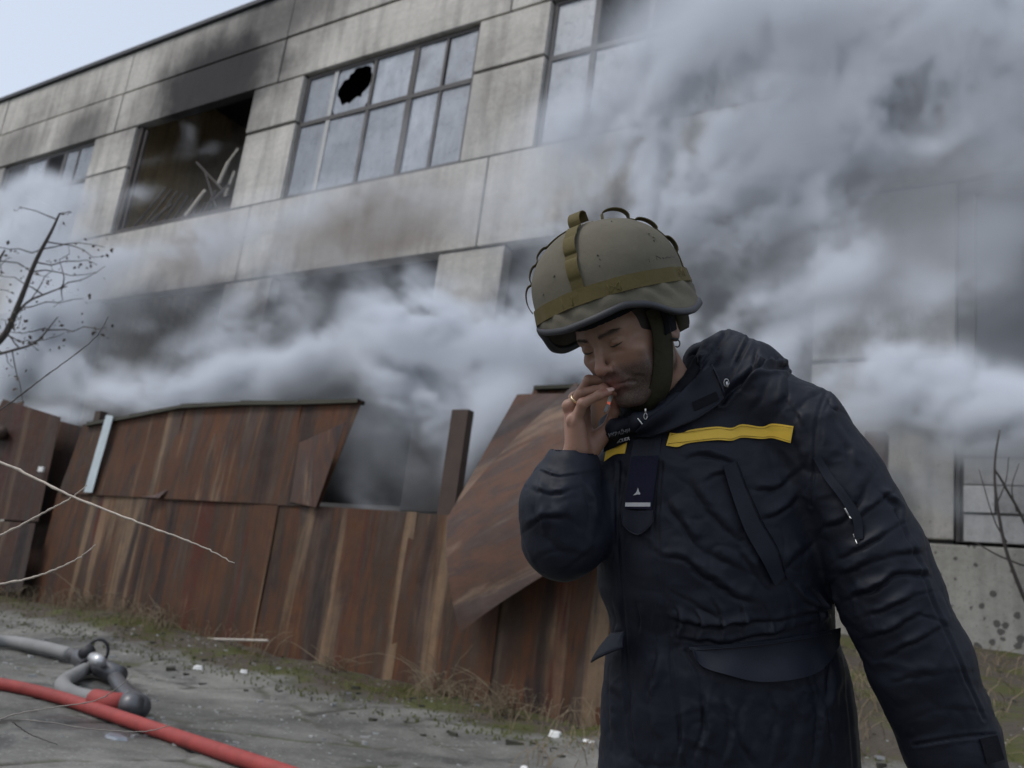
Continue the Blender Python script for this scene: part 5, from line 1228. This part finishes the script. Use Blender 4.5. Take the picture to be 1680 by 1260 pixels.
# ------------------------------------------------------------------ loose litter, moss and dead grass
def scatter_chips(n, name, m, sz, area, label, cat, seed):
    r = np.random.default_rng(seed); mb = MB(); xs = r.uniform(area[0], area[1], n * 3); ys = r.uniform(area[2], area[3], n * 3)
    keep = fbm(np.stack([xs * .8, ys * .8, xs * 0], 1), 3, seed) > .47; xs, ys = xs[keep][:n], ys[keep][:n]
    zs = ground_full(xs, ys)[0]
    for x, y, z in zip(xs, ys, zs):
        s = sz * r.lognormal(0, .55); k = r.integers(4, 6); an = np.sort(r.uniform(0, 6.28, k)); h = s * r.uniform(.15, .6)
        tp = [(x + s * math.cos(a) * r.uniform(.6, 1), y + s * math.sin(a) * r.uniform(.6, 1), z + h * r.uniform(.6, 1.1)) for a in an]; bt = [(p[0] + s * .1, p[1], z - .004) for p in tp]
        mb.add(bt + tp, [tuple(range(k, 2 * k))] + [(i, (i + 1) % k, k + (i + 1) % k, k + i) for i in range(k)])
    o = mb.build(name, m); tag(o, label, cat, kind='stuff')
scatter_chips(1200, 'plaster_debris', M['chips'], .013, (-13, -.5, 3.2, 8.1), 'small pale chips of plaster and glass strewn over the yard', 'debris', 11)
scatter_chips(900, 'soil_crumbs', M['mossy'], .022, (-16, 2.0, 6.5, 12), 'dark clods of earth along the fence foot and bank', 'soil', 12)
for k, (a, b, s, lab) in enumerate([(912, 1208, .085, 'white chunk of plaster on the yard just left of the man\'s coat'), (966, 1216, .07, 'flat white fragment lying right beside the edge of the man\'s coat'), (325, 1097, .05, 'small pale lump of rubble near the foot of the fence, upper of two'), (400, 1103, .045, 'small dark pale lump of rubble near the fence, right of its twin'), (190, 1210, .13, 'flat bluish white shard lying just below the red hose'), (860, 1262, .05, 'pale lump of rubble at the bottom edge of the yard left of the man')]):
    c = G(a, b, .0); r = np.random.default_rng(60 + k); mb = MB(); n = 7; ring1 = []; ring2 = []
    for i in range(n):
        t = 6.283 * i / n; q = r.uniform(.7, 1.1); ring1.append(c + s * np.array([q * math.cos(t), .7 * q * math.sin(t), -.1])); ring2.append(c + s * np.array([.75 * q * math.cos(t + .2), .5 * q * math.sin(t + .2), (.12 if k in (1, 4) else .45) * r.uniform(.8, 1.2)]))
    mb.add(ring1 + ring2, [tuple(range(n, 2 * n))] + [(i, (i + 1) % n, n + (i + 1) % n, n + i) for i in range(n)])
    o = mb.build('rubble_piece', M['rubble' if k != 4 else 'pane']); bv = o.modifiers.new('b', 'BEVEL'); bv.width = s * .06; tag(o, lab, 'rubble', 'larger pieces of rubble on the yard')
def blades(name, pts, m, label, cat, hgt, rad, seed, lean=.6, parent=None):
    r = np.random.default_rng(seed); mb = MB()
    for x, y in pts:
        z = gz_fast(x, y); h = hgt * r.uniform(.35, 1.2); a = r.uniform(0, 6.28); l = h * lean * r.uniform(.2, 1.3); dx, dy = math.cos(a) * l, math.sin(a) * l
        P = [(x, y, z - .02), (x + dx * .25, y + dy * .25, z + h * .5), (x + dx * .7, y + dy * .7, z + h * .85), (x + dx * 1.2, y + dy * 1.2, z + h * r.uniform(.6, 1.0))]
        mb.tube(P, [rad, rad * .8, rad * .6, rad * .3], 3, cap=False)
    o = mb.build(name, m); tag(o, label, cat, kind='stuff'); return o
_gx = np.arange(-30, 8, .1); _gy = np.arange(3, 15, .1); _GZ = ground_full(*np.meshgrid(_gx, _gy, indexing='ij'))[0]
def gz_fast(x, y): return float(_GZ[min(len(_gx) - 1, max(0, int((x + 30) / .1))), min(len(_gy) - 1, max(0, int((y - 3) / .1)))])
r = np.random.default_rng(5); pts = []
while len(pts) < 900:
    x = r.uniform(-16.5, -1.5); y = 8.32 - abs(r.normal(0, .38)); dens = float(fbm(np.array([[x * .9, y, 0]]), 3, 8)[0])
    if r.random() < (dens - .40) * 6: pts.append((x, y))
blades('dry_grass', pts, M['drygrass'], 'dead grass and weeds along the foot of the rusty fence', 'grass', .26, .0042, 21, .9)
pts = [(r.uniform(-3.9, 3.5), r.uniform(6.0, 11.5)) for _ in range(1300)]
blades('dry_grass', pts, M['drygrass'], 'dead grass and weeds on the bank below the concrete wall', 'grass', .20, .005, 22, 1.0)
pts = [(r.uniform(-16, 3), 6.9 + abs(r.normal(0, .75))) for _ in range(2600)]
blades('moss', [q for q in pts if q[1] < 8.3 or q[0] > -3.4], M['weeds'], 'low green moss tufts on the ground before the fence', 'moss', .035, .010, 23, .6)
# sprawling dead weeds: many fine curling stems
def weed(base, n, h, sp, seed, label, group):
    r = np.random.default_rng(seed); mb = MB(); b = np.array([base[0], base[1], gz_fast(*base)])
    for k in range(n):
        a = r.uniform(0, 6.28); p = b + (r.uniform(-.15, .15) * sp, r.uniform(-.1, .1), -.02); v = np.array([math.cos(a) * sp * .5, -abs(math.sin(a)) * .2, h * r.uniform(.5, 1.1)]); P = [p]
        for i in range(6):
            p = p + v / 6; P.append(p); v = v + np.array([r.normal(0, .25) * sp, r.normal(0, .06), -h * r.uniform(0, .35)])
        mb.tube(P, np.linspace(.0065, .002, 7), 4, cap=False)
    o = mb.build('dead_weed', M['drygrass']); tag(o, label, 'weed', group)
for k, (a, b, n, h, sp, lab) in enumerate([(150, 1005, 20, .55, .7, 'dead weed clump at the left end of the fence'), (265, 1020, 24, .6, .8, 'tangled dead weeds under the white painted strip of the fence'), (345, 1045, 26, .6, .9, 'sprawling dead weeds before the middle of the low sheets'), (430, 1065, 22, .5, .8, 'dead weeds where the low sheets meet the moss'), (600, 1110, 22, .45, .7, 'dead weeds left of the hanging sheet'), (720, 1140, 28, .65, .7, 'dead weeds below the hanging sheet'), (830, 1165, 26, .6, .7, 'dead weeds between the hanging sheet and the man')]):
    w = onZ(a, b, .2); weed((w[0], min(w[1], 8.2)), n, h, sp, 80 + k, lab, 'dead weeds along the fence')
mb = MB(); mb.tube([onY(255, 1046, 8.15), onY(330, 1048, 8.1), onY(440, 1051, 8.05)], .016, 6); o = mb.build('dry_cane', M['palewood']); tag(o, 'pale dry cane lying level in the weeds before the fence', 'stick')

# ------------------------------------------------------------------ bare branches
def shrub_twig(name, pts, r0, r1, m, parent, pl, n=14, knots=True):
    P = spline([at(a, b, d) for a, b, d in pts], n); rr = np.linspace(r0, r1, len(P)); 
    if knots: rr = rr * (1 + .35 * (np.arange(len(P)) % 7 == 3))
    P = P + np.random.default_rng(len(P)).normal(0, .0006, P.shape)
    mb = MB(); mb.tube(P, rr, 7); o = mb.build(name, m, smooth=True); o.parent = parent; o.location = -np.array(pl); return o
s0 = at(-420, 1500, 2.3); sh = empty('bare_shrub', (s0[0], s0[1], 0)); tag(sh, 'bare shrub with long pale twigs reaching in from the left edge', 'shrub'); pl = sh.location
shrub_twig('stem', [(-430, 2100, 2.3), (-400, 1500, 2.3), (-330, 1000, 2.25), (-260, 700, 2.2)], .010, .006, M['twig_pale'], sh, pl, knots=False)
shrub_twig('twig', [(-300, 850, 2.24), (-180, 690, 2.15), (0, 758, 2.1), (120, 815, 2.05), (240, 862, 2.0), (330, 896, 1.98), (384, 924, 1.97)], .0042, .0010, M['twig_pale'], sh, pl)
shrub_twig('twig', [(-340, 1030, 2.26), (-150, 940, 2.3), (0, 878, 2.3), (70, 842, 2.3), (115, 818, 2.3), (143, 796, 2.3)], .0040, .0012, M['twig_pale'], sh, pl)
shrub_twig('twig', [(-380, 1250, 2.28), (-200, 985, 2.3), (0, 958, 2.3), (70, 942, 2.3), (125, 918, 2.3), (157, 894, 2.3)], .0040, .0012, M['twig_pale'], sh, pl)
shrub_twig('twig', [(-400, 1400, 2.3), (-150, 1250, 2.5), (0, 1180, 2.6), (80, 1162, 2.6), (160, 1148, 2.6), (215, 1112, 2.6)], .0030, .0010, M['twig_grey'], sh, pl)
shrub_twig('twig', [(-400, 1450, 2.3), (-120, 1205, 2.5), (0, 1182, 2.6), (70, 1184, 2.6), (150, 1196, 2.6), (235, 1200, 2.6), (285, 1188, 2.6)], .0028, .0010, M['twig_grey'], sh, pl)
shrub_twig('twig', [(20, 1184, 2.6), (50, 1205, 2.6), (95, 1222, 2.6)], .0018, .0008, M['twig_dark'], sh, pl)
shrub_twig('twig', [(-330, 950, 2.25), (-120, 740, 2.9), (0, 672, 3.2), (60, 628, 3.2), (150, 560, 3.2), (178, 520, 3.2)], .0036, .0010, M['twig_dark'], sh, pl)
# small tree at the left with shrivelled leaves
T0 = onZ(-260, 1040, .3); tr_ = empty('bare_tree', (T0[0], T0[1], gz(T0[0], T0[1]))); tag(tr_, 'thin dark tree with shrivelled brown leaves at the left edge before the smoke', 'tree'); tl = tr_.location
dT = float(-(np.array(T0 - CAM) @ R)[2])
r = np.random.default_rng(31); leaves = MB()
def limb(pts, r0, r1, nsub=0):
    P = spline([at(a, b, dT + e) for a, b, e in pts], 8); mb = MB(); mb.tube(P, np.linspace(r0, r1, len(P)), 6); o = mb.build('branch', M['twig_dark'], smooth=True); o.parent = tr_; o.location = -np.array(tl)
    for k in range(nsub):
        i = r.integers(len(P) // 4, len(P)); p = P[i]; v = np.array([r.normal(0, .5), r.normal(0, .4), r.uniform(-.3, .35)]); v *= r.uniform(.2, .5) / np.linalg.norm(v) * 1.1; q = [p]; w = p
        for t in range(5): w = w + v / 5 + r.normal(0, .025, 3); q.append(w)
        mb = MB(); mb.tube(np.array(q), np.linspace(.006, .002, 6), 4, cap=False); o = mb.build('twig', M['twig_dark']); o.parent = tr_; o.location = -np.array(tl)
        for t in range(r.integers(2, 12)):
            c = q[r.integers(2, 6)] + r.normal(0, .045, 3); s = r.uniform(.008, .022); e1, e2 = r.normal(0, 1, 3), r.normal(0, 1, 3); e1 /= np.linalg.norm(e1); e2 = np.cross(e1, e2); e2 /= np.linalg.norm(e2)
            leaves.add([c - e1 * s, c + e2 * s * .6, c + e1 * s, c - e2 * s * .6 + np.cross(e1, e2) * s * .4], [(0, 1, 2), (0, 2, 3)])
P = [T0 + (0, 0, -.3), T0 + (.1, 0, .8)]; 
mb = MB(); mb.tube(spline([T0 + (0, 0, -.3), at(-230, 860, dT), at(-160, 700, dT)], 8), np.linspace(.09, .05, 17), 8); o = mb.build('trunk', M['twig_dark'], smooth=True); o.parent = tr_; o.location = -np.array(tl)
limb([(-160, 700, 0), (-60, 600, 0), (2, 556, 0), (30, 500, 0), (58, 430, 0), (84, 380, 0), (98, 350, 0)], .035, .007, 12)
limb([(-180, 740, 0), (-100, 580, .3), (-50, 510, .3), (-15, 450, .3), (8, 410, .3)], .03, .007, 9)
limb([(5, 550, 0), (40, 500, .1), (80, 480, .1), (110, 470, .1)], .012, .004, 6)
limb([(-40, 590, 0), (20, 575, -.1), (60, 560, -.1), (95, 520, -.1)], .012, .004, 6)
o = leaves.build('leaf_clusters', M['deadleaf']); o.parent = tr_; o.location = -np.array(tl); o['kind'] = 'stuff'
# saplings by the block wall
S0 = onZ(1800, 1230, .6); d_ = 7.5; sp_ = empty('bare_sapling', (at(1760, 1120, d_)[0], at(1760, 1120, d_)[1], gz(at(1760, 1120, d_)[0], at(1760, 1120, d_)[1]))); tag(sp_, 'thin bare sapling in front of the concrete block wall at the right edge', 'sapling'); sl = sp_.location
for pts, r0, r1 in [([(1760, 1200), (1720, 1060), (1680, 980), (1650, 900), (1635, 820), (1632, 760), (1640, 705)], .022, .006), ([(1720, 1020), (1690, 880), (1650, 800), (1632, 770)], .014, .008), ([(1740, 930), (1690, 930), (1640, 912), (1600, 890)], .012, .005), ([(1652, 890), (1630, 850), (1606, 770)], .007, .003), ([(1636, 825), (1650, 790), (1655, 750)], .006, .003), ([(1668, 840), (1660, 800), (1672, 760)], .006, .003)]:
    shrub_twig('branch', [(a, b, d_) for a, b in pts], r0, r1, M['twig_dark'], sp_, sl, 6, False)
# ------------------------------------------------------------------ smoke: a volume whose density is computed on a grid
GX0, GX1, GY0, GY1, GZ0, GZ1 = -34.5, 3.0, 8.75, 14.30, 0.9, 17.6
GSX, GSY, GSZ = .085, .15, .085
gx = np.arange(GX0, GX1, GSX, dtype=np.float32); gy = np.arange(GY0, GY1, GSY, dtype=np.float32); gzz_ = np.arange(GZ0, GZ1, GSZ, dtype=np.float32)
nx, ny_, nz_ = len(gx), len(gy), len(gzz_)
G3 = np.stack(np.meshgrid(gx, gy, gzz_, indexing='ij'), -1).reshape(-1, 3)
# puffs: photo pixel of the centre, radii in photo pixels, centre plane Y, depth radius, optical strength
PUFFS = [
 # veil over the upper right
 (1250, 150, 260, 190, 13.0, .9, 2.6), (1480, 150, 260, 170, 13.0, 1.0, 2.2), (1090, 200, 130, 150, 13.0, .9, 2.3), (1320, 290, 230, 90, 12.8, .9, 2.0), (1050, 330, 190, 55, 12.8, .7, 1.6), (1640, 60, 180, 120, 13.0, 1.0, 2.4), (1600, 200, 120, 60, 13, .8, .7), (965, 250, 110, 90, 13.2, .8, 1.2),
 (870, 340, 140, 45, 12.8, .7, 1.0), (700, 335, 170, 45, 13.2, .6, .6), (600, 250, 110, 70, 13.7, .4, .35), (740, 190, 60, 60, 13.8, .4, .25),
 # thick puff out of the torn gap
 (730, 555, 95, 78, 10.4, .8, 12.0), (690, 625, 68, 58, 9.9, .6, 6.0), (640, 670, 34, 30, 9.2, .3, 3.5), (800, 560, 80, 60, 10.8, .9, 5.0), (865, 600, 95, 62, 10.8, .9, 4.5), (900, 530, 70, 60, 11.2, .8, 3.5), (680, 500, 45, 45, 11.2, .7, 2.5), (810, 640, 45, 60, 9.8, .5, 2.6), (930, 580, 50, 50, 11, .7, 2.0), (790, 690, 25, 35, 9.6, .4, 1.5),
 # left half, low band
 (420, 612, 200, 34, 11.0, 1.0, 6.0), (250, 625, 90, 28, 10.8, .9, 5.0), (560, 628, 80, 24, 11.0, .8, 3.0), (395, 545, 60, 60, 11.8, .8, 2.6), (470, 500, 60, 60, 12.2, .8, 1.6), (545, 500, 50, 50, 12.2, .7, 1.5), (600, 560, 30, 50, 11.8, .6, 1.0), (330, 575, 60, 36, 11.4, .8, 2.4), (240, 520, 40, 40, 12.2, .7, .9),
 (50, 400, 80, 60, 12.0, 1.0, 3.0), (50, 325, 110, 26, 12.5, .9, 4.0), (130, 335, 60, 22, 12.8, .7, 2.2), (50, 590, 90, 80, 11.5, 1.0, 4.5), (120, 460, 60, 60, 12.2, .9, 1.8), (190, 410, 60, 36, 12.8, .8, 1.8), (150, 590, 60, 50, 11.4, .8, 3.2), (90, 680, 90, 26, 9.6, .6, 1.6), (215, 655, 50, 20, 9.3, .4, 1.4),
 (310, 390, 55, 36, 13.0, .8, 2.0), (400, 390, 80, 40, 13.2, .8, 1.4), (520, 380, 90, 36, 13.3, .6, 1.0), (240, 325, 34, 34, 14.1, .5, 1.0), (440, 440, 60, 40, 12.8, .7, 1.2), (590, 430, 60, 40, 12.8, .7, .9), (290, 460, 40, 40, 12.6, .7, .6),
 # right half
 (1560, 625, 190, 46, 11.2, 1.0, 5.0), (1400, 590, 90, 40, 11.3, .9, 4.0), (1660, 640, 90, 46, 11.0, .9, 5.0), (1300, 555, 90, 45, 11.6, .9, 3.2), (1200, 540, 60, 45, 12.0, .8, 2.2), (1330, 480, 70, 40, 12.0, .9, 2.0), (1410, 450, 45, 70, 12.2, .9, 2.0), (1390, 370, 45, 50, 12.6, .8, 1.8), (1560, 500, 60, 55, 12.2, .9, 1.9), (1620, 430, 50, 50, 12.8, .7, .8), (1240, 420, 40, 40, 12.8, .8, .9), (1170, 450, 40, 50, 12.6, .8, 1.0), (1480, 560, 60, 40, 11.8, .8, 2.0),
 (1490, 690, 70, 34, 11.4, .8, 3.0), (1530, 760, 42, 55, 11.6, .6, 1.8), (1555, 830, 30, 50, 12.2, .6, .8), (1440, 700, 50, 30, 11.2, .7, 2.0), (1590, 685, 50, 16, 11.4, .6, 1.0),
 # wisps in the burnt window and inside the gap
 (335, 200, 14, 46, 14.1, .3, .45), (350, 250, 50, 12, 14.1, .3, .35), (300, 240, 60, 20, 14.1, .3, .15), (260, 250, 40, 20, 14.1, .4, .3), (650, 800, 90, 28, 9.7, .6, .9), (600, 760, 50, 50, 9.8, .6, .35), (700, 730, 50, 50, 9.8, .6, .35),
]
PUFFS = [p if p[6] > 4 or p[1] < 300 else p[:6] + (p[6] * (.45 if p[0] < 640 and 425 < p[1] < 600 and p[0] > 130 else .75),) for p in PUFFS]
DEN = .27
E_ = np.zeros(len(G3), np.float32)
q = G3.copy(); q1 = G3 / 2.6
wp = np.stack([fbm(q1, 3, 201), fbm(q1, 3, 202), fbm(q1, 3, 203)], -1) - .5
Gw = G3 + wp * np.array([2.2, 1.0, 2.0], np.float32)
for (a, b, ra, rb, Y, dy, amp) in PUFFS:
    c = onY(a, b, Y); dep = (c - CAM) @ R @ np.array([0, 0, -1.]); kx = dep / FPX
    # pixel radii to metres along the building and upwards
    rx = ra * kx / .80; rz = rb * kx
    d = ((Gw[:, 0] - c[0]) / rx) ** 2 + ((Gw[:, 1] - c[1]) / (dy * .55)) ** 2 + ((Gw[:, 2] - c[2]) / rz) ** 2
    E_ += 1.9 * amp * np.exp(-1.15 * d)
act = E_ > .04; Ga = Gw[act]
HAZE = np.zeros(len(G3), np.float32)          # thin drifting haze that lies between the thicker puffs
for (a, b, ra, rb, Y, dy, amp) in [(300, 500, 300, 110, 12.6, 1.2, .42), (1480, 440, 240, 150, 12.6, 1.3, .62), (900, 440, 200, 120, 12.8, 1.1, .40), (1540, 620, 200, 90, 11.2, 1.2, .8), (640, 740, 120, 60, 10.4, 1.0, .5), (60, 480, 130, 130, 12, 1.2, .5), (600, 330, 350, 70, 13.3, .8, .25), (1620, 250, 180, 120, 13, .9, .6)]:
    c = onY(a, b, Y); kx = float((c - CAM) @ R @ np.array([0, 0, -1.])) / FPX
    HAZE += amp * np.exp(-((Gw[:, 0] - c[0]) / (ra * kx / .8)) ** 2 - ((Gw[:, 1] - c[1]) / dy) ** 2 - ((Gw[:, 2] - c[2]) / (rb * kx)) ** 2)
HAZE *= .25 + 1.5 * sstep(.3, .7, fbm(Gw / 1.6, 4, 251))
Gs = Ga.copy(); sl = (Ga[:, 0] * .87 + Ga[:, 2] * .5); Gs[:, 0] -= sl * .87 * .38; Gs[:, 2] -= sl * .5 * .38
n1 = fbm(Gs * np.array([1, .6, 1], np.float32) / .95, 5, 211, .64)
w2 = np.stack([fbm(Ga / .8, 2, 231), fbm(Ga / .8, 2, 232), fbm(Ga / .8, 2, 233)], -1) - .5
n2 = np.abs(2 * fbm((Gs * np.array([1, .6, 1], np.float32) + w2 * .6) / .5, 4, 221, .6) - 1)       # billows
mask = sstep(.525, .64, n1 * .64 + (1 - n2) * .36)
D = np.zeros(len(G3), np.float32)
veil = sstep(8.6, 10.5, Ga[:, 2]) * sstep(-15.5, -11.0, Ga[:, 0]); mask = mask * (1 - .45 * veil) + .34 * veil
D[act] = DEN * np.clip(E_[act] - .10, 0, None) * (.045 + 2.9 * mask ** 1.5)
ed = np.minimum.reduce([sstep(GX0, GX0 + .6, G3[:, 0]), sstep(GX1, GX1 - .6, G3[:, 0]), sstep(GY0, GY0 + .25, G3[:, 1]), sstep(GZ0, GZ0 + .4, G3[:, 2]), sstep(GZ1, GZ1 - .5, G3[:, 2])])
D += .27 * HAZE
D *= ed
me = bpy.data.meshes.new('smoke'); me.vertices.add(len(D)); at__ = me.attributes.new('dens', 'FLOAT', 'POINT'); at__.data.foreach_set('value', D)
sm = link('smoke', me); tag(sm, 'pale grey smoke billowing from the ground floor and drifting across the facade', 'smoke', kind='stuff')
sm.location = (0, 0, 0)
ng = bpy.data.node_groups.new('smoke_grid', 'GeometryNodeTree'); ng.interface.new_socket('Geometry', in_out='INPUT', socket_type='NodeSocketGeometry'); ng.interface.new_socket('Geometry', in_out='OUTPUT', socket_type='NodeSocketGeometry')
gi = ng.nodes.new('NodeGroupInput'); go = ng.nodes.new('NodeGroupOutput'); vc = ng.nodes.new('GeometryNodeVolumeCube'); sa = ng.nodes.new('GeometryNodeSampleIndex'); sa.data_type = 'FLOAT'; sa.domain = 'POINT'; sa.clamp = True
na = ng.nodes.new('GeometryNodeInputNamedAttribute'); na.data_type = 'FLOAT'; na.inputs[0].default_value = 'dens'
pos = ng.nodes.new('GeometryNodeInputPosition'); sx = ng.nodes.new('ShaderNodeSeparateXYZ'); ng.links.new(pos.outputs[0], sx.inputs[0])
def gm(op, a, b):
    m = ng.nodes.new('ShaderNodeMath'); m.operation = op
    for k, v in ((0, a), (1, b)):
        if v is None: continue
        if isinstance(v, (int, float)): m.inputs[k].default_value = v
        else: ng.links.new(v, m.inputs[k])
    return m.outputs[0]
ix = [gm('ROUND', gm('DIVIDE', gm('SUBTRACT', sx.outputs[k], float(o_)), (GSX, GSY, GSZ)[k]), None) for k, o_ in enumerate((gx[0], gy[0], gzz_[0]))]
fi = ng.nodes.new('FunctionNodeInputInt')
idx_ = gm('ADD', gm('ADD', gm('MULTIPLY', ix[0], 1.0 * ny_ * nz_), gm('MULTIPLY', ix[1], 1.0 * nz_)), ix[2])
ng.nodes.remove(fi)
ng.links.new(gi.outputs[0], sa.inputs['Geometry']); ng.links.new(na.outputs[0], sa.inputs['Value']); ng.links.new(idx_, sa.inputs['Index'])
ng.links.new(sa.outputs[0], vc.inputs['Density']); vc.inputs['Min'].default_value = (float(gx[0]), float(gy[0]), float(gzz_[0])); vc.inputs['Max'].default_value = (float(gx[-1]), float(gy[-1]), float(gzz_[-1]))
for k, n_ in zip(('Resolution X', 'Resolution Y', 'Resolution Z'), (nx, ny_, nz_)): vc.inputs[k].default_value = n_
stm = ng.nodes.new('GeometryNodeSetMaterial'); m = bpy.data.materials.new('smoke'); m.use_nodes = True; nt = m.node_tree; nt.nodes.clear(); o_ = N(nt, 'ShaderNodeOutputMaterial'); pv = N(nt, 'ShaderNodeVolumePrincipled'); nt.links.new(pv.outputs[0], o_.inputs['Volume'])
pv.inputs['Color'].default_value = (.875, .908, .96, 1); pv.inputs['Density'].default_value = 1.0; pv.inputs['Anisotropy'].default_value = -.1
stm.inputs['Material'].default_value = m; ng.links.new(vc.outputs[0], stm.inputs[0]); ng.links.new(stm.outputs[0], go.inputs[0])
gmod = sm.modifiers.new('grid', 'NODES'); gmod.node_group = ng
print('smoke grid', nx, ny_, nz_, len(D), float(D.max()))
